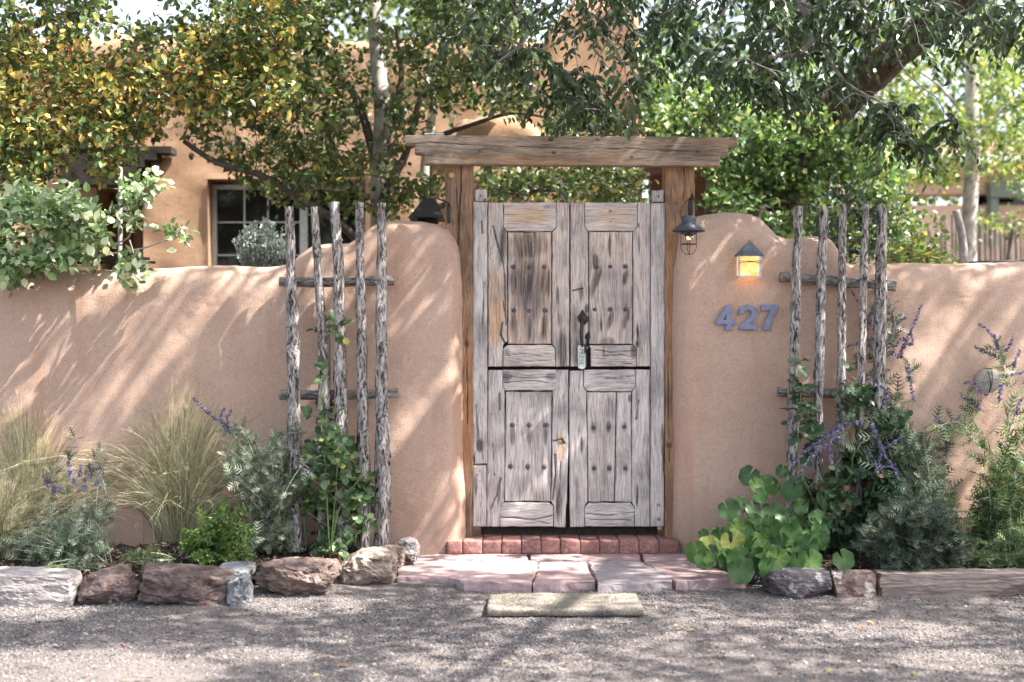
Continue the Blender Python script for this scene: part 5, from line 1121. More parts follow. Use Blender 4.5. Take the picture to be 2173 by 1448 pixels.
# the high crown, out of view, leaves cut so sun reaches the LIT places
n_ = 3000; r = np.random.default_rng(4)
CP = np.stack([r.uniform(-2.4, 7.4, n_), r.uniform(-4.6, 1.3, n_), r.uniform(3.9, 6.0, n_)], -1)
ppx = PXY(CP); vis = (ppx[1] > -70) & (ppx[0] > -250) & (ppx[0] < 2420); CP = CP[~vis]
CP = CP[(fbm(CP, .55, 3, 77) > -.42)]
CP = CP[~lit_mask(CP)]
hc = grow(np.vstack(LB[:4]), CP[:700], sag=.1); twigs(hc, .010, .003, M['twig'], elm, 'twigs', 4)
fh = Fol('diamond', M['leaf_elm']); nl = 30
for p in CP:
    P = p + r.normal(0, 1, (nl, 3)) * np.array([.17, .17, .12]); fh.add(P, unit(r.normal(size=(nl, 3)) + np.array([0, 0, -.5])), unit(r.normal(size=(nl, 3)) * .6 + np.array([0, 0, 1.0])), r.uniform(.07, .10, nl), r.uniform(.1, .6, nl))
fh.cut(lambda P, A: ~lit_mask(P) | (r.random(len(P)) < .06)); fh.cut(lambda P, A: ~((PXY(P)[1] > -30) & (PXY(P)[0] > -200) & (PXY(P)[0] < 2373)))
fh.finish(elm, 'crown')

# --- crabapples
def crab(name, label, skel, polys, n_at, y0, y1, seed, tonefn, size, nobj, berries, twr=.004, per=55, mat='leaf_crab', dens=None):
    t = thing(name, tuple(skel[0][0][0][:2]) + (0,), label, 'tree'); nodes = []
    for pts, r_ in skel:
        P = limb(pts, r_, M['trunk_pale'] if len(r_) == 3 else M['twig'], t, 'trunk' if len(r_) >= 3 else 'limb', 9, len(nodes)); nodes.append(P)
    A = np.vstack([attract(pl, k, y0, y1, seed + q, dens) for q, (pl, k) in enumerate(zip(polys, n_at))])
    ps = grow(np.vstack(nodes), A, sag=.08); twigs(ps, twr, .0016, M['twig'], t)
    f = Fol('oval', M[mat]); leafy(f, ps, per, size, tonefn, start=.15, out=.9, droop=.15, spread=.05)
    # clusters at tips
    for p in ps:
        k = 16; P = p[-1] + RG.normal(0, .045, (k, 3)); f.add(P, unit(RG.normal(size=(k, 3)) + np.array([0, -.2, -.25])), unit(np.array([.15, -.35, .8]) + .5 * RG.normal(size=(k, 3))), size * RG.uniform(.65, 1.15, k), tonefn(P))
    f.finish(t, 'leaves', 'leaf', nobj)
    if berries:
        fb = Fol('ball', M['berry']); sel = RG.choice(len(ps), min(len(ps), berries))
        for i in sel:
            k = RG.integers(3, 8); P = ps[i][-1] + RG.normal(0, .022, (k, 3)) + np.array([0, -.03, -.03]); fb.add(P, unit(RG.normal(size=(k, 3))), unit(RG.normal(size=(k, 3))), RG.uniform(.010, .015, k), RG.random(k))
        fb.finish(t, 'berries')
    return t
def tone_left(P):
    x, y = PXY(P); nz_ = fbm(P, 2.2, 3, 12); yel = np.clip(1.1 - np.abs(y - 190 + .15 * (x - 300)) / 210, 0, 1) * np.clip(1.3 - x / 700, .25, 1); yel = np.clip(yel + .55 * nz_, 0, 1)
    return np.where(RG.random(len(P)) < yel * .5, RG.uniform(.52, .88, len(P)), RG.uniform(0, .5, len(P)))
crab('crabapple_tree', 'crabapple tree in yellow and green leaf hanging in from the left edge',
     [(Wn([(-420, 900, .9), (-380, 500, .9), (-300, 250, .8), (-200, 60, .8)]), [.11, .10, .08]), (Wn([(-300, 250, .8), (-120, 160, 1.1), (60, 60, 1.2), (160, 30, 1.2), (250, 50, 1.2)]), [.035, .01]),
      (Wn([(-300, 300, 1.2), (-100, 290, 1.3), (80, 240, 1.3), (250, 190, 1.2), (350, 130, 1.1), (430, 60, 1.1)]), [.030, .010]), (Wn([(-200, 60, .8), (80, -40, .9), (400, -60, 1.0), (640, 20, 1.2)]), [.05, .012]), (Wn([(-320, 330, .8), (-100, 370, 1.1), (60, 340, 1.2), (200, 290, 1.2)]), [.018, .008]), (Wn([(350, 130, 1.1), (480, 140, 1.0), (600, 170, .9), (660, 190, .9)]), [.014, .006])],
     [[(-80, -60), (225, -60), (235, 60), (160, 100), (-80, 110)], [(-80, 100), (150, 110), (270, 130), (340, 170), (370, 240), (300, 280), (200, 300), (120, 330), (60, 380), (-80, 390)], [(300, -60), (640, -60), (700, 60), (560, 100), (700, 190), (640, 250), (520, 240), (400, 260), (330, 180), (250, 110), (280, 60), (420, 50)], [(-60, 330), (110, 330), (150, 360), (80, 410), (-60, 410)], [(200, 320), (340, 250), (350, 290), (250, 350), (200, 370)]],
     [130, 340, 310, 36, 26], .3, 1.5, 21, tone_left, .050, 300, 240)
def tone_mid(P):
    x, y = PXY(P); return np.where(RG.random(len(P)) < np.clip(.30 - (x - 400) / 1500 - y / 1500, .03, .4), RG.uniform(.58, .85, len(P)), RG.uniform(0, .5, len(P)))
Yc = 2.0
cent = [(Wn([(806, 700, Yc), (806, 560, Yc), (806, 350, Yc), (812, 250, Yc), (800, 120, Yc), (790, -40, Yc)]), [.075, .062, .045]),
        (Wn([(806, 560, Yc), (815, 420, Yc - .1), (860, 330, Yc), (895, 200, Yc), (960, 80, Yc + .2)]), [.04, .012]), (Wn([(806, 380, Yc), (760, 220, Yc), (700, 130, Yc), (640, 40, Yc)]), [.035, .012]),
        (Wn([(806, 560, Yc - .1), (720, 475, Yc - .5), (640, 425, Yc - .7), (560, 375, Yc - .8), (460, 345, Yc - .9), (390, 300, Yc - .9)]), [.03, .014]),
        (Wn([(806, 560, Yc), (880, 470, Yc), (960, 430, Yc), (1080, 410, Yc), (1240, 400, Yc)]), [.03, .010]), (Wn([(812, 330, Yc), (900, 300, Yc + .2), (1000, 265, Yc), (1100, 240, Yc), (1220, 265, Yc)]), [.022, .008]),
        (Wn([(806, 300, Yc), (850, 180, Yc), (840, 60, Yc)]), [.03, .01]), (Wn([(1000, 300, Yc), (1100, 300, Yc), (1180, 330, Yc), (1330, 330, Yc)]), [.012, .006])]
gapd = lambda x, y: np.where(((x > 440) & (x < 560) & (y > 250) & (y < 300)) | ((x > 700) & (x < 860) & (y < 70) & (y > 20)), .15, np.where((x > 920) & (x < 1160) & (y > 235) & (y < 300), .1, 1.0))
crab('crabapple_tree', 'green crabapple with a pale trunk and small red fruit between the wall and the house', cent,
     [[(420, 60), (640, 20), (760, -60), (1120, -60), (1120, 150), (1060, 240), (960, 250), (900, 290), (830, 330), (880, 460), (760, 440), (640, 440), (560, 400), (470, 340), (400, 300), (400, 200)], [(1010, 355), (1350, 355), (1400, 400), (1330, 425), (1020, 420)], [(1000, 200), (1200, 190), (1330, 260), (1360, 330), (1200, 300), (1080, 235)], [(820, 380), (940, 390), (900, 420), (830, 410)], [(400, 60), (760, -40), (740, 120), (420, 200)], [(420, -70), (1150, -70), (1250, -380), (560, -380)], [(400, 200), (720, 200), (790, 400), (600, 410), (450, 330)], [(900, 60), (1120, 20), (1130, 180), (1040, 235), (900, 240)]],  # the polygon above the frame is crown added to shade the house
     [370, 75, 40, 10, 50, 150, 70, 50], 1.0, 2.9, 41, tone_mid, .055, 300, 170, .005, 42, dens=gapd)
# second small trunk beside it
cr3 = thing('birch_trunk', W(905, 700, 3.0), 'thin second pale stem right of the crabapple trunk behind the crossbeam end', 'tree')
limb(Wn([(905, 760, 2.4), (900, 400, 2.4), (912, 280, 2.4), (935, 150, 2.5), (960, 20, 2.6)]), [.035, .03, .02], M['trunk_pale'], cr3, 'trunk')

# --- pale shrub hanging over the left wall
ps_ = thing('pale_shrub', W(-60, 640, .5), 'sunlit pale green shrub spilling over the left end of the wall', 'shrub')
sk = [limb(Wn([(-200, 700, .6), (-120, 520, .5), (0, 480, .3), (120, 450, .2), (190, 480, .1)]), [.02, .006], M['twig'], ps_), limb(Wn([(-200, 700, .6), (-60, 560, .3), (60, 540, .1), (180, 540, .05), (230, 522, .0), (260, 520, 0)]), [.02, .005], M['twig_gray'], ps_),
      limb(Wn([(230, 522, 0), (275, 500, 0), (270, 440, 0), (285, 410, .05), (320, 385, .05)]), [.005, .003], M['twig_gray'], ps_), limb(Wn([(150, 548, .0), (230, 540, -.05), (300, 528, -.1), (340, 515, -.1), (385, 500, -.1)]), [.006, .003], M['twig_gray'], ps_), limb(Wn([(275, 510, -.1), (285, 550, -.15), (275, 585, -.2)]), [.004, .002], M['twig_gray'], ps_)]
At = np.vstack([attract([(-60, 395), (150, 400), (165, 430), (220, 470), (230, 520), (200, 550), (60, 560), (40, 610), (-60, 620)], 250, -.38, .30, 3, lambda x, y: np.clip(.55 + 1.2 * vnoise(np.stack([x / 38, y / 38, x * 0], -1), 3), .05, 1)), attract([(225, 380), (330, 370), (340, 400), (290, 440), (290, 480), (250, 470), (240, 420)], 16, -.05, .1, 4),
                attract([(330, 485), (400, 480), (405, 500), (340, 505)], 5, -.15, -.05, 5), attract([(250, 545), (300, 540), (300, 595), (265, 585)], 9, -.22, -.1, 6)])
pp = grow(np.vstack(sk), At); twigs(pp, .003, .0015, M['twig_gray'], ps_)
f = Fol('oval', M['leaf_pale']); tp = lambda P: RG.random(len(P)) ** 1.2 * .82 + (RG.random(len(P)) < .06) * .2
leafy(f, pp, 70, .052, tp, start=.3, out=.9, droop=.1, spread=.03, up=1.0)
for p in pp: P = p[-1] + RG.normal(0, .034, (9, 3)); f.add(P, unit(RG.normal(size=(9, 3)) + np.array([.2, -.3, -.1])), unit(np.array([.35, -.45, .75]) + .4 * RG.normal(size=(9, 3))), .052 * RG.uniform(.7, 1.2, 9), tp(P))
f.finish(ps_, 'leaves', 'leaf', 300)

# --- silver sage behind the wall
sg = thing('silver_sage_bush', W(560, 620, .7), 'feathery silver gray sage bush behind the left wall before the window', 'shrub')
f = Fol('diamond', M['leaf_silver']); st_ = []
for q in range(110):
    x0 = RG.uniform(520, 595); xt = 556 + (x0 - 556) * 1.35 + RG.normal(0, 6); yt = 478 + abs(xt - 558) * .5 + RG.uniform(-16, 48)
    p = smoothpath(Wn([(x0, 610, .7), ((x0 + xt) / 2, 545, .7 + RG.uniform(-.15, .15)), (xt, yt, .7 + RG.uniform(-.2, .2))]), 8); st_.append(p)
leafy(f, st_, 240, .017, lambda P: RG.random(len(P)), start=.05, out=1.0, droop=-.6, spread=.004); twigs(st_, .003, .001, M['leaf_silver'], sg, 'stems', 3); f.finish(sg, 'leaves', 'leaf', 0)

# --- vine mass over the porch, aspen, far trees, undergrowth
def mass(name, label, cat, poly, n_, y0, y1, seed, mat, size, tone, nobj, k=24, sp=.07, skel=None, kind='oval', trunk=None, per=30):
    t = thing(name, (float(np.array(W(np.mean([p[0] for p in poly]), 700, (y0 + y1) / 2))[0]), (y0 + y1) / 2, 0), label, cat)
    A = attract(poly, n_, y0, y1, seed, lambda x, y: np.clip(.75 + .9 * vnoise(np.stack([x / 55, y / 55, x * 0 + seed], -1), seed), .12, 1))
    if skel is None:
        xc = np.mean([p[0] for p in poly]); ym = np.mean([p[1] for p in poly]); ya = (y0 + y1) / 2; skel = [(Wn([(xc, 780, ya), (xc - 12, (780 + ym) / 2, ya), (xc + 5, ym, ya), (xc + 25, ym * .6 + .4 * min(p[1] for p in poly), ya)]), [.03, .012])]
    nodes = [limb(p, r_, trunk or M['twig'], t, 'trunk' if i == 0 else 'limb', 9, i) for i, (p, r_) in enumerate(skel)]
    ps = grow(np.vstack(nodes), A, sag=.05); twigs(ps, .004, .0015, M['twig'], t)
    f = Fol(kind, M[mat]); tf = tone if callable(tone) else (lambda P: np.clip(tone + .22 * RG.normal(size=len(P)), 0, 1))
    leafy(f, ps, per, size, tf, start=.2, out=.9, spread=.05)
    for p in ps:
        P = p[-1] + RG.normal(0, sp, (k, 3)); f.add(P, unit(RG.normal(size=(k, 3)) + np.array([0, -.3, -.3])), unit(np.array([.3, -.5, .7]) + .5 * RG.normal(size=(k, 3))), size * RG.uniform(.6, 1.2, k), tf(P))
    f.finish(t, 'leaves', 'leaf', nobj); return t
tv = lambda P: np.clip(.35 + .25 * RG.normal(size=len(P)) + .25 * fbm(P, 1.2, 2, 9), 0, 1)
mass('climbing_vine', 'bright green vine smothering the porch behind the right gate post', 'vine', [(1370, 120), (1480, 170), (1600, 210), (1760, 260), (1880, 300), (1930, 350), (1900, 380), (1760, 390), (1620, 400), (1560, 450), (1520, 380), (1490, 345), (1420, 300), (1368, 290)], 470, 2.5, 4.6, 61, 'leaf_vine', .062, tv, 300, k=22,
     skel=[(Wn([(1510, 760, 4.7), (1505, 500, 4.7), (1520, 330, 4.5), (1600, 260, 4.2), (1720, 300, 4.2)]), [.04, .035, .012]), (Wn([(1520, 330, 4.5), (1450, 240, 4.2), (1400, 180, 4.2)]), [.02, .01]), (Wn([(1868, 760, 4.8), (1870, 500, 4.8), (1860, 340, 4.6), (1780, 300, 4.3)]), [.03, .012])])
mass('garden_bush', 'sunlit leafy bush low behind the right trellis', 'shrub', [(1650, 500), (1690, 430), (1800, 400), (1960, 400), (1985, 480), (1960, 565), (1700, 565), (1660, 540)], 170, 1.6, 3.4, 66, 'leaf_vine', .058, .42, 200, k=14)
mass('leafy_branches', 'green undergrowth filling the dark space behind the right wall shoulder', 'shrub', [(1490, 380), (1600, 410), (1680, 480), (1700, 560), (1640, 560), (1600, 470), (1500, 450)], 30, 1.5, 3.0, 67, 'leaf_vine', .055, .3, 60, k=10)
asp = mass('aspen_tree', 'slender pale trunked aspen with bright yellow green leaves at the right', 'tree', [(1870, 60), (2000, 100), (2120, 60), (2260, 60), (2260, 420), (2140, 390), (2110, 370), (2010, 380), (1900, 400), (1880, 260)], 300, 4.6, 7.2, 71, 'leaf_aspen', .060, .45, 300, k=16, trunk=M['trunk_pale'],
     skel=[(Wn([(2052, 820, 5.6), (2055, 560, 5.6), (2060, 420, 5.6), (2064, 300, 5.6), (2062, 200, 5.6), (2064, 60, 5.6)]), [.075, .068, .055]), (Wn([(2062, 320, 5.6), (2120, 240, 5.5), (2180, 190, 5.5)]), [.02, .01]), (Wn([(2060, 260, 5.6), (1990, 180, 5.6), (1930, 140, 5.6)]), [.02, .01])])
mass('garden_bush', 'yellow green bush sprawling over the coyote fence', 'shrub', [(2040, 455), (2173, 450), (2250, 470), (2250, 545), (2100, 500), (2060, 480)], 26, 6.6, 7.8, 73, 'leaf_aspen', .055, .45, 60, k=8)
mass('garden_bush', 'yellow green bush low behind the wall right of the trellis', 'shrub', [(1850, 520), (1990, 515), (2010, 570), (1850, 570)], 46, .8, 1.6, 74, 'leaf_aspen', .045, .5, 60, k=10)
sp_ = mass('young_shrub', 'young shrub with small dark leaflets rising behind the right trellis', 'shrub', [(1740, 370), (1800, 380), (1850, 420), (1890, 480), (1880, 560), (1690, 560), (1700, 470), (1740, 440)], 50, .5, .9, 75, 'leaf_rose_dk', .034, .4, 120, k=9, sp=.03, per=60)
for q, (a_, b_, yy, tn, lb) in enumerate([(1350, 1750, 13, .35, 'tall blurred green tree beyond the porch'), (1700, 2100, 15, .55, 'bright green tree far behind the leaning elm trunk'), (2050, 2500, 13, .6, 'yellow green tree at the far right beyond the fence'), (700, 1120, 11, .5, 'tree rising behind the flat roof of the adobe house')]):
    pl_ = [(a_, -180), (b_, -180), (b_, 420 if q else 250), (a_ + 60, 430 if q else 260), (a_, 200)] if q < 3 else [(a_, -160), (b_, -160), (b_, 90), (a_, 96)]
    mass('garden_tree', lb, 'tree', pl_, 260 if q < 3 else 120, yy - 1.2, yy + 1.2, 90 + q, 'leaf_aspen' if q else 'leaf_vine', .13, tn - .15, 0, k=22, sp=.22, per=12)

# ------------------------------------------------------------------ planting in front of the wall
def Gp(px, py, z=.09): return np.array(G(px, py, z))
def grassclump(label, base, tips, n_, seed, tone, group='feather grass clumps'):
    """base px/py; tips: (cx, halfwidth, top py)"""
    bx_, by_ = base; b0 = Gp(bx_, by_); t = thing('feather_grass', tuple(b0), label, 'ornamental grass', group); r = np.random.default_rng(seed)
    kk = (b0[1] + D) / F; Hh = (by_ - tips[2]) * kk; 
    ang = r.normal(0, .36, n_); ph = r.uniform(0, 6.28, n_); ln = Hh * r.uniform(.45, 1.08, n_) * (1 - .25 * np.abs(ang)); 
    out = np.clip(np.abs(r.normal(0, .36, n_)), 0, .85) * np.where(r.random(n_) < .42, .32, 1) + .02; dirx = np.cos(ph) * out + .06 * (tips[0] - bx_) / 60; diry = np.sin(ph) * out * .8 - .05
    s = np.linspace(0, 1, 8); P = np.zeros((n_, 8, 3)); 
    wild = r.random(n_) < .05
    cur = r.uniform(.3, 1.1, n_) + wild * .9
    for j, u in enumerate(s):
        P[:, j, 0] = b0[0] + r.normal(0, .0, n_) + dirx * ln * (u + cur * u * u * .9); P[:, j, 1] = b0[1] + diry * ln * (u + cur * u * u * .8)
        P[:, j, 2] = b0[2] + ln * (u * (1 + .1 * cur) - (.28 * cur + out * .75) * u ** 2.6)
    P[:, :, 0] += r.normal(0, .045, n_)[:, None]; P[:, :, 1] += r.normal(0, .03, n_)[:, None]
    P[:, 1:, :] += r.normal(0, .004, (n_, 7, 3)) * s[1:][None, :, None]; P[:, :, 1] = np.minimum(P[:, :, 1], -.03); P[:, :, 2] = np.maximum(P[:, :, 2], .06)
    Tn = unit(np.gradient(P, axis=1)); sd = unit(np.cross(Tn, np.array([0, 1.0, 0]) + .5 * r.normal(size=(n_, 1, 3)))); wd = (.0034 * (1 - .75 * s ** 1.5))[None, :, None] * r.uniform(.7, 1.2, (n_, 1, 1))
    V = np.stack([P - sd * wd / 2, P + sd * wd / 2], 2).reshape(-1, 3); b_ = (np.arange(n_) * 16)[:, None]; q = np.arange(7)[None] * 2
    f = np.stack([b_ + q, b_ + q + 1, b_ + q + 3, b_ + q + 2], -1).reshape(-1, 4)
    tn = np.clip(tone + .30 * r.normal(size=n_)[:, None] + .45 * (s[None] - .45), 0, 1); tn = np.repeat(tn.reshape(-1), 2)
    link('blades', mesh_np('blades', V, [f], [M['grass']], attrs={'tone': tn}), t, 'stuff')
    # feathery seed heads
    k = n_ // 2; i = r.integers(0, n_, k); j = r.integers(4, 8, k); c_ = P[i, j]
    nb = 16; base_ = np.repeat(c_, nb, 0) + r.normal(0, .006, (k * nb, 3)); td = np.repeat(unit(Tn[i, j]), nb, 0) * .03 + r.normal(0, .012, (k * nb, 3))
    V, f = blades(base_, td, .0011); link('seed_heads', mesh_np('seed_heads', V, f, [M['grass']], attrs={'tone': np.repeat(r.uniform(.55, 1, k * nb), 3)}), t, 'stuff')
grassclump('straw coloured feather grass clump at the left end of the wall', (70, 1150), (60, 170, 800), 1250, 1, .60)
grassclump('green and straw feather grass clump in the middle of the left bed', (395, 1150), (420, 190, 765), 1500, 2, .50)
grassclump('small straw feather grass tuft at the left frame edge', (-20, 1185), (-10, 100, 930), 600, 3, .6)

def sage(label, base, stems, seed, leaf='leaf_sage', lsz=.054, per=62, spikes=(), fill=None, cat='russian sage', name='russian_sage', kind='lace', group=None, nobj=120, fl=.0115, Y0=None):
    """stems: list of px polylines (px,py,Y); spikes: px polylines carrying flowers"""
    b0 = Gp(*base); t = thing(name, tuple(b0), label, cat, group); r = np.random.default_rng(seed); f = Fol(kind, M[leaf]); P_ = []
    for s in stems: P_.append(smoothpath([b0 + np.array([r.normal(0, .03), r.normal(0, .02), 0])] + Wn(s), 16))
    if fill is not None:
        poly, k, y0, y1 = fill; A = attract(poly, k, y0, y1, seed)
        for a in A:
            bb = b0 + np.array([r.normal(0, .07), r.normal(0, .04), 0]); mid = (a + bb) / 2 + np.array([(bb[0] - a[0]) * .22, 0, .08 * (a[2] - bb[2])]); P_.append(smoothpath([bb, mid, a], 9))
    twigs(P_, .0030, .0012, M['stem_pale'], t, 'stems', 4)
    leafy(f, P_, per, lsz, lambda P: r.random(len(P)) ** 1.1, start=.18, out=.85, droop=.05, spread=.004, up=.6)
    f.cut(lambda P, A: P[:, 1] < .0)
    f.finish(t, 'leaves', 'leaf', nobj)
    ff = Fol('floret', M['flower_purple']); fp = []
    for s in spikes:
        p = smoothpath(Wn(s), 14); fp.append(p); L_ = np.linalg.norm(np.diff(p, axis=0), axis=1).sum(); k = int(L_ * 620)
        tt = np.round(r.random(k) * L_ / .009) * .009 / L_; tt = np.clip(tt, 0, .999); idx = tt * 13; i = np.minimum(idx.astype(int), 12); fr = (idx - i)[:, None]
        P = p[i] * (1 - fr) + p[i + 1] * fr; d = unit(r.normal(size=(k, 3)) + unit(p[i + 1] - p[i]) * .6); ff.add(P + d * .002, d, unit(r.normal(size=(k, 3))), fl * (1.15 - .5 * tt) * r.uniform(.7, 1.3, k), r.random(k))
    if fp: twigs(fp, .0016, .0008, M['stem_pale'], t, 'spike_stems', 3); ff.finish(t, 'flowers')
    return t
y = -.45
def sp2(*a, Y=-.4): return [(p[0], p[1], Y) for p in a]
sage('gray green russian sage with purple spikes in front of the left grass', (165, 1190), [sp2((150, 1100), (140, 1000), (160, 930)), sp2((180, 1090), (190, 1010), (210, 960)), sp2((130, 1120), (110, 1040), (120, 985)), sp2((200, 1120), (205, 1060), (212, 990)), sp2((120, 1150), (70, 1110), (20, 1100)), sp2((215, 1120), (225, 1050), (215, 1010))], 1,
     fill=([(20, 1130), (100, 1080), (210, 1060), (230, 1110), (225, 1195), (40, 1200), (-30, 1170)], 110, -.75, -.3), spikes=[sp2((150, 1010), (145, 960)), sp2((130, 1040), (100, 1030), (98, 1010)), sp2((190, 1020), (192, 985)), sp2((170, 1010), (172, 990)), sp2((205, 1030), (212, 990)), sp2((160, 1030), (150, 1000)), sp2((115, 1050), (110, 1020)), sp2((178, 1040), (182, 1000))], cat='russian sage')
sage('pale russian sage bush between the feather grass and the left trellis', (580, 1170), [sp2((570, 1050), (545, 940), (500, 925), Y=-.35), sp2((590, 1030), (600, 930), (640, 920), Y=-.35), sp2((560, 1000), (520, 915), (480, 912), Y=-.35), sp2((600, 1060), (640, 990), (660, 1000), Y=-.5)], 2,
     fill=([(470, 950), (560, 905), (640, 930), (660, 1000), (620, 1100), (590, 1180), (520, 1180), (500, 1080)], 100, -.55, -.15), spikes=[sp2((500, 925), (460, 890), (432, 868), (410, 845), Y=-.35), sp2((485, 912), (468, 890), (476, 868), Y=-.35), sp2((490, 915), (482, 890), (490, 870), Y=-.35), sp2((498, 922), (496, 905), (500, 897), Y=-.35), sp2((640, 1010), (648, 1000), (652, 1000), Y=-.6)])
sage('tall russian sage climbing behind and right of the right trellis', (1960, 1180), [sp2((1940, 1050), (1900, 920), (1870, 800), (1900, 690), (1880, 650), Y=-.12), sp2((1950, 1060), (1930, 960), (1900, 860), (1935, 780), Y=-.14), sp2((1950, 1100), (1900, 1000), (1870, 900), (1830, 890), (1760, 935), Y=-.35), sp2((1950, 1080), (1960, 980), (1925, 900), (1890, 850), (1870, 730), Y=-.12), sp2((1960, 1100), (2000, 1000), (2010, 950), (1980, 890), Y=-.2), sp2((1950, 1120), (1880, 1010), (1820, 950), (1880, 920), Y=-.4), sp2((1960, 1080), (1940, 980), (1850, 880), (1820, 760), Y=-.12)], 3,
     leaf='leaf_sage', lsz=.075, per=70, fill=([(1860, 940), (1890, 850), (1935, 900), (1990, 960), (2030, 1030), (2020, 1100), (1900, 1150), (1860, 1060)], 62, -.35, -.06), nobj=200,
     spikes=[sp2((1908, 760), (1930, 710), (1956, 648), Y=-.1), sp2((1905, 700), (1885, 660), Y=-.1), sp2((1890, 720), (1900, 690), (1922, 674), Y=-.1), sp2((1895, 740), (1912, 720), Y=-.1), sp2((1880, 740), (1840, 670), (1808, 620), Y=-.06), sp2((1840, 700), (1850, 660), (1870, 620), Y=-.06), sp2((1880, 700), (1850, 720), (1800, 735), Y=-.06), sp2((1900, 750), (1850, 740), (1838, 715), Y=-.06), sp2((1915, 720), (1935, 730), (1932, 690), Y=-.1), sp2((1870, 760), (1890, 720), (1880, 690), Y=-.06), sp2((1925, 780), (1940, 850), Y=-.15),
             sp2((1790, 905), (1720, 950), (1680, 985), Y=-.42), sp2((1780, 930), (1730, 960), (1695, 1010), Y=-.45), sp2((1830, 895), (1780, 905), (1745, 925), Y=-.42), sp2((1850, 900), (1870, 950), (1900, 1000), Y=-.42), sp2((1840, 960), (1870, 990), (1900, 985), Y=-.42), sp2((1850, 940), (1880, 950), (1915, 925), Y=-.4), sp2((1760, 950), (1765, 985), Y=-.45), sp2((1870, 870), (1880, 830), (1840, 810), Y=-.3), sp2((1985, 890), (2010, 900), (2040, 880), Y=-.2), sp2((1860, 1000), (1870, 960), (1860, 930), Y=-.42), sp2((1900, 990), (1905, 1010), Y=-.42)])
sage('lacy green russian sage rising along the right frame edge past the wired stone', (2110, 1170), [sp2((2120, 1040), (2140, 900), (2130, 780), (2110, 730), Y=-.2), sp2((2100, 1050), (2100, 960), (2060, 880), (2050, 840), Y=-.2), sp2((2140, 1060), (2165, 940), (2150, 880), Y=-.2), sp2((2080, 1080), (2090, 980), (2040, 900), (1990, 905), Y=-.25), sp2((2130, 1060), (2200, 900), (2190, 800), Y=-.2)], 4,
     leaf='leaf_sage_g', lsz=.08, per=65, fill=([(2010, 1060), (2070, 1010), (2130, 960), (2260, 960), (2260, 1190), (2000, 1180)], 60, -.45, -.08), nobj=200,
     spikes=[sp2((2130, 770), (2115, 730), (2095, 700), (2078, 688), Y=-.18), sp2((2118, 740), (2110, 710), Y=-.18), sp2((2110, 755), (2085, 745), (2068, 735), Y=-.18), sp2((2130, 745), (2142, 735), (2150, 710), Y=-.18), sp2((2150, 780), (2165, 742), Y=-.18), sp2((2070, 850), (2050, 848), (2042, 842), Y=-.2), sp2((2095, 840), (2065, 815), (2045, 814), Y=-.2), sp2((2085, 870), (2060, 850), (2058, 846), Y=-.2), sp2((2120, 850), (2125, 820), (2140, 815), Y=-.2), sp2((2155, 880), (2165, 850), (2180, 840), Y=-.2), sp2((2130, 800), (2170, 790), Y=-.2)])
sage('dark feathery artemisia mound at the front of the right bed', (1940, 1195), [], 5, leaf='leaf_arte', lsz=.055, per=150, fill=([(1820, 1150), (1850, 1090), (1920, 1050), (2010, 1080), (2065, 1150), (2060, 1225), (1880, 1225), (1830, 1200)], 190, -.95, -.35), cat='artemisia', name='artemisia', nobj=120)
sage('low dark green foliage at the right end of the bed', (2140, 1195), [], 6, leaf='leaf_sage_g', lsz=.05, per=120, fill=([(2060, 1150), (2173, 1100), (2260, 1120), (2260, 1215), (2080, 1215)], 70, -.85, -.35), cat='groundcover plant', name='groundcover_plant', nobj=60)
sv = sage('small bright green salvia with a few red flowers before the feather grass', (455, 1180), [], 7, leaf='leaf_salvia', lsz=.019, per=230, kind='diamond', fill=([(372, 1100), (415, 1130), (420, 1070), (450, 1100), (470, 1052), (490, 1090), (525, 1066), (520, 1110), (550, 1105), (535, 1150), (545, 1190), (420, 1200), (385, 1150)], 105, -.85, -.5), cat='salvia', name='salvia_plant', nobj=0)
fr2 = Fol('floret', M['flower_red'])
for px, py in ((519, 1095), (516, 1098), (487, 1045), (523, 1099)): 
    for q in range(5): P = np.array(W(px, py, -.72)) + RG.normal(0, .004, 3); fr2.add(P, unit(RG.normal(size=(1, 3)))[0], (0, -1, .2), .010, .5)
twigs([smoothpath([Gp(500, 1180), np.array(W(515, 1130, -.7)), np.array(W(519, 1097, -.72))], 8), smoothpath([Gp(480, 1180), np.array(W(485, 1100, -.7)), np.array(W(487, 1047, -.72))], 8)], .0014, .001, M['stem_green'], sv, 'flower_stems', 3)
fr2.finish(sv, 'flowers')
for (px, py, lb) in ((310, 1190, 'tiny green seedling between the two large left edging stones'), (130, 1210, 'low gray green sprig behind the pale limestone block'), (2080, 1195, 'tiny sprig in the mulch at the right end of the bed')):
    sage(lb, (px, py), [], 300 + px, leaf='leaf_sage_g', lsz=.03, per=120, fill=([(px - 30, py - 20), (px + 30, py - 25), (px + 32, py + 5), (px - 30, py + 5)], 14, -.85, -.7), cat='seedling', name='seedling', nobj=0)

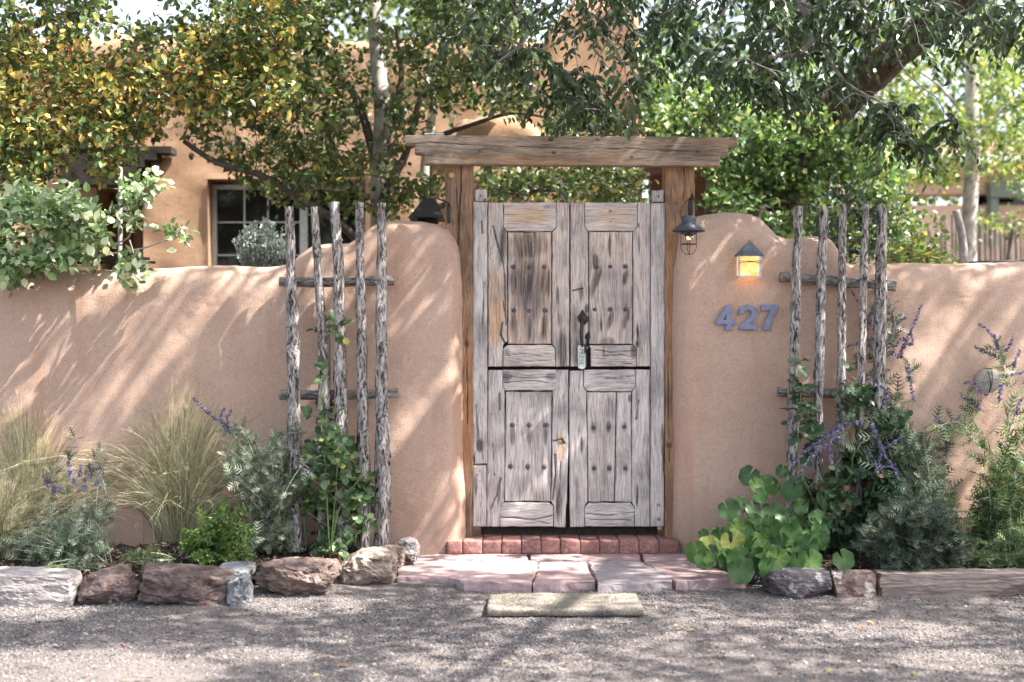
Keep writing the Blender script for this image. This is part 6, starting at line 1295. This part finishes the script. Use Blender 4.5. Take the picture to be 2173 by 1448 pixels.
def rose(label, base, canes, polys, n_at, y0, y1, seed, mat, size, nobj, tone=.35):
    b0 = Gp(*base); t = thing('climbing_rose', tuple(b0), label, 'rose'); r = np.random.default_rng(seed)
    cn = [limb([b0] + Wn(c), [.004, .003], M['stem_green'], t, 'cane', 6) for c in canes]
    A = np.vstack([attract(pl, k, y0, y1, seed + q) for q, (pl, k) in enumerate(zip(polys, n_at))]); ps = grow(np.vstack(cn), A, sag=.05); twigs(ps, .0022, .001, M['stem_green'], t, 'twigs', 4)
    f = Fol('round', M[mat])
    for p in ps:                       # compound leaves: five or seven leaflets on a rachis
        for q in range(3):
            e = p[-1] if q == 0 else p[r.integers(2, len(p))]; d = unit(r.normal(size=3) + np.array([0, -.7, 0])); nrm = unit(np.array([.1, -.55, .75]) + .3 * r.normal(size=3)); sd = unit(np.cross(d, nrm)); L_ = size * 1.5
            for u, s_ in ((.45, 1), (.45, -1), (.8, 1), (.8, -1), (1.05, 0)):
                P = e + d * L_ * u; Dr = unit(d * (.5 if s_ else 1) + sd * s_ * .9); f.add(P, Dr, unit(nrm + .25 * r.normal(size=3)), size * (1.05 if s_ == 0 else .85) * r.uniform(.85, 1.1), float(np.clip(tone + .22 * r.normal() + (r.random() < .04) * .4, 0, 1)))
    f.cut(lambda P, A_: P[:, 1] < -.01); f.finish(t, 'leaves', 'leaf', nobj); return t
rose('green climbing rose growing up through the left trellis', (700, 1185), [[(690, 1000, -.38), (680, 880, -.30), (682, 820, -.30)], [(720, 1080, -.40), (760, 1020, -.42), (775, 1000, -.42)], [(695, 1000, -.1), (700, 820, -.07), (698, 660, -.05)], [(715, 1000, -.36), (710, 930, -.36)]],
     [[(640, 1000), (660, 940), (720, 930), (760, 1000), (780, 1080), (760, 1180), (670, 1180), (650, 1080)], [(660, 870), (710, 880), (735, 960), (680, 960)], [(686, 650), (712, 650), (716, 790), (700, 900), (690, 900)], [(740, 1000), (775, 1010), (780, 1060)]], [70, 10, 9, 9], -.46, -.06, 5, 'leaf_rose', .042, 300, .4)
rose('dark leaved climbing rose tangled in the foot of the right trellis', (1790, 1180), [[(1800, 1060, -.35), (1810, 960, -.35), (1800, 880, -.3)], [(1700, 1000, -.3), (1700, 880, -.28), (1692, 740, -.25)], [(1850, 1050, -.35), (1870, 920, -.3), (1880, 850, -.25)], [(1760, 1060, -.38), (1740, 1010, -.4)]],
     [[(1700, 1030), (1780, 1000), (1820, 890), (1900, 880), (1920, 980), (1890, 1080), (1850, 1170), (1760, 1170), (1700, 1090)], [(1690, 740), (1712, 760), (1716, 960), (1690, 960)], [(1790, 790), (1850, 800), (1860, 880), (1800, 880)]], [105, 12, 12], -.44, -.12, 6, 'leaf_rose_dk', .042, 300, .4)

# mallow: every big round leaf is a part
ml = thing('mallow_plant', tuple(Gp(1600, 1190)), 'clump of big round bright green mallow leaves right of the flagstones', 'mallow')
ML = [(1590, 1010, 46), (1630, 1030, 52), (1680, 1042, 48), (1660, 1000, 30), (1548, 1082, 50), (1572, 1070, 40), (1530, 1110, 52), (1512, 1105, 40), (1612, 1052, 36), (1640, 1090, 54), (1665, 1095, 44), (1600, 1105, 34), (1588, 1120, 28), (1555, 1150, 56), (1505, 1165, 58), (1478, 1172, 52), (1532, 1140, 46), (1590, 1160, 40), (1618, 1165, 46), (1640, 1125, 50), (1680, 1135, 54), (1712, 1160, 54), (1692, 1178, 58), (1650, 1185, 50), (1615, 1188, 56), (1570, 1190, 60), (1548, 1190, 50), (1572, 1210, 60), (1740, 1130, 44), (1752, 1060, 48), (1700, 1075, 36), (1790, 1188, 48), (1720, 1190, 54), (1630, 1205, 48), (1494, 1188, 42), (1598, 1080, 40), (1560, 1120, 34), (1655, 1150, 40), (1695, 1110, 38), (1745, 1150, 36), (1606, 1030, 40), (1620, 1140, 40)]
ML += [(int(RG.uniform(1490, 1770)), int(RG.uniform(1090, 1200)), int(RG.uniform(22, 38))) for _ in range(34)]; ML = [m_ for m_ in ML if not (m_[1] < 1130 and m_[0] < 1540)]
sts = []; fm = Fol('mallow', M['leaf_mallow']); ctr = Gp(1620, 1190); fm2 = fm
for q, (px, py, s_) in enumerate(ML):
    Yl = -.30 - .62 * np.clip((py - 1000) / 200, 0, 1) + RG.uniform(-.06, .06); k_ = (D + Yl) / F; P = np.array(W(px, py, Yl)); P[2] = max(P[2], .10)
    tl_ = np.array([RG.normal(0, .28) + (px - 1620) / 600, -1.0, RG.uniform(.15, .75)]); a_ = RG.uniform(0, 6.28); Dr = np.array([math.cos(a_) * .5, -.1, -1.0 + RG.uniform(-.2, .9)])
    fm.add(P, Dr, tl_, s_ * k_ * .92, float(np.clip(.25 + .26 * RG.normal(), 0, .62)) if q not in (11, 12) else .9)
    sts.append(smoothpath([ctr + np.array([RG.normal(0, .06), .1, 0]), (ctr + P) / 2 + np.array([0, .06, -.02]), P + np.array([0, .012, 0])], 8))
twigs(sts, .0035, .0025, M['stem_green'], ml, 'stems', 5); fm.finish(ml, 'leaves', 'leaf', 300)

# ------------------------------------------------------------------ fallen leaves and small debris on the road
M['leaf_dry'] = leafmat('dry_fallen_leaf', [(0, (.10, .14, .05)), (.5, (.22, .21, .09)), (.68, (.42, .36, .16)), (.8, (.44, .30, .10)), (1, (.22, .12, .07))], .1, .7, .2, .2, .9)
fl_m = {}
ZN = [(20, 150, 'the pale limestone block'), (155, 280, 'the reddish lichen stone'), (285, 480, 'the big dark brown boulder'), (530, 700, 'the long reddish brown boulder'), (705, 835, 'the tan rounded boulder'), (845, 1020, 'the left flagstones'), (1040, 1360, 'the doormat'), (1390, 1580, 'the right flagstones'), (1640, 1770, 'the gray lichen boulder'), (1780, 1860, 'the square red block'), (1870, 2150, 'the banded slab')]
combos = [(c_, z_, n_) for c_ in ((.2, 'green'), (.5, 'olive'), (.68, 'pale yellow'), (.78, 'golden'), (.97, 'reddish brown')) for z_ in range(11) for n_ in range(2)]
RG.shuffle(ci := np.arange(len(combos)))
for q in ci[:64]:
    (tn, cn_), z_, n_ = combos[q]; x0_, x1_, zn = ZN[z_]; px = RG.uniform(x0_, x1_); near = n_ == 0
    py = RG.uniform(1298, 1345) if near else RG.uniform(1375, 1445)
    if z_ == 6 and near: py = RG.uniform(1322, 1350)
    g = G(px, py, .012); kq = ('oval', tn)
    if kq not in fl_m: V0, F0 = TM['oval']; V1 = V0.copy(); V1[:, 2] *= 2.2; fl_m[kq] = mesh_np('fallen_leaf', V1, [np.array(F0)], [M['leaf_dry']], attrs={'tone': np.full(len(V0), tn)})
    o = bpy.data.objects.new('fallen_leaf', fl_m[kq]); C.objects.link(o); o.location = (g.x, g.y, .010 + float(gz(np.array([[g.x, g.y, 0]]))[0])); o.rotation_euler = (RG.uniform(-.3, .3), RG.uniform(-.3, .3), RG.uniform(0, 6.28)); s_ = RG.uniform(.02, .036); o.scale = (s_, s_, s_)
    tag(o, cn_ + (' fallen leaf on the gravel close to ' if near else ' fallen leaf near the road edge straight below ') + zn, 'leaf', 'fallen leaves on the gravel')
for px, py, l in ((385, 1348, .09), (250, 1275, .07), (880, 1320, .10)):
    g = G(px, py, .01); a_ = RG.uniform(0, .8); o = part('dry_twig', [tube(smoothpath([(g.x, g.y, .012), (g.x + l * .5, g.y + .02, .02), (g.x + l, g.y + .05, .012)], 8), .0018, 5)], M['twig']); tag(o, {385: 'thin dark twig lying on the gravel left of the middle', 250: 'pale twig lying against the reddish edging stone', 880: 'thin twig on the gravel left of the doormat'}[px], 'twig')
for px, py in ((436, 1285), (408, 1346), (262, 1374)):
    g = G(px, py, .01); V, f = cgrid(4); V = V / np.linalg.norm(V, axis=1)[:, None] * .007; o = part('fallen_crabapple', [(V + np.array([g.x, g.y, .016]), [f])], M['berry']); tag(o, {436: 'orange fallen crabapple at the foot of the blue wedge stone', 408: 'dark red fallen crabapple on the gravel below the big brown boulder', 262: 'red fallen crabapple nearest the lower left of the road'}[px], 'fruit')
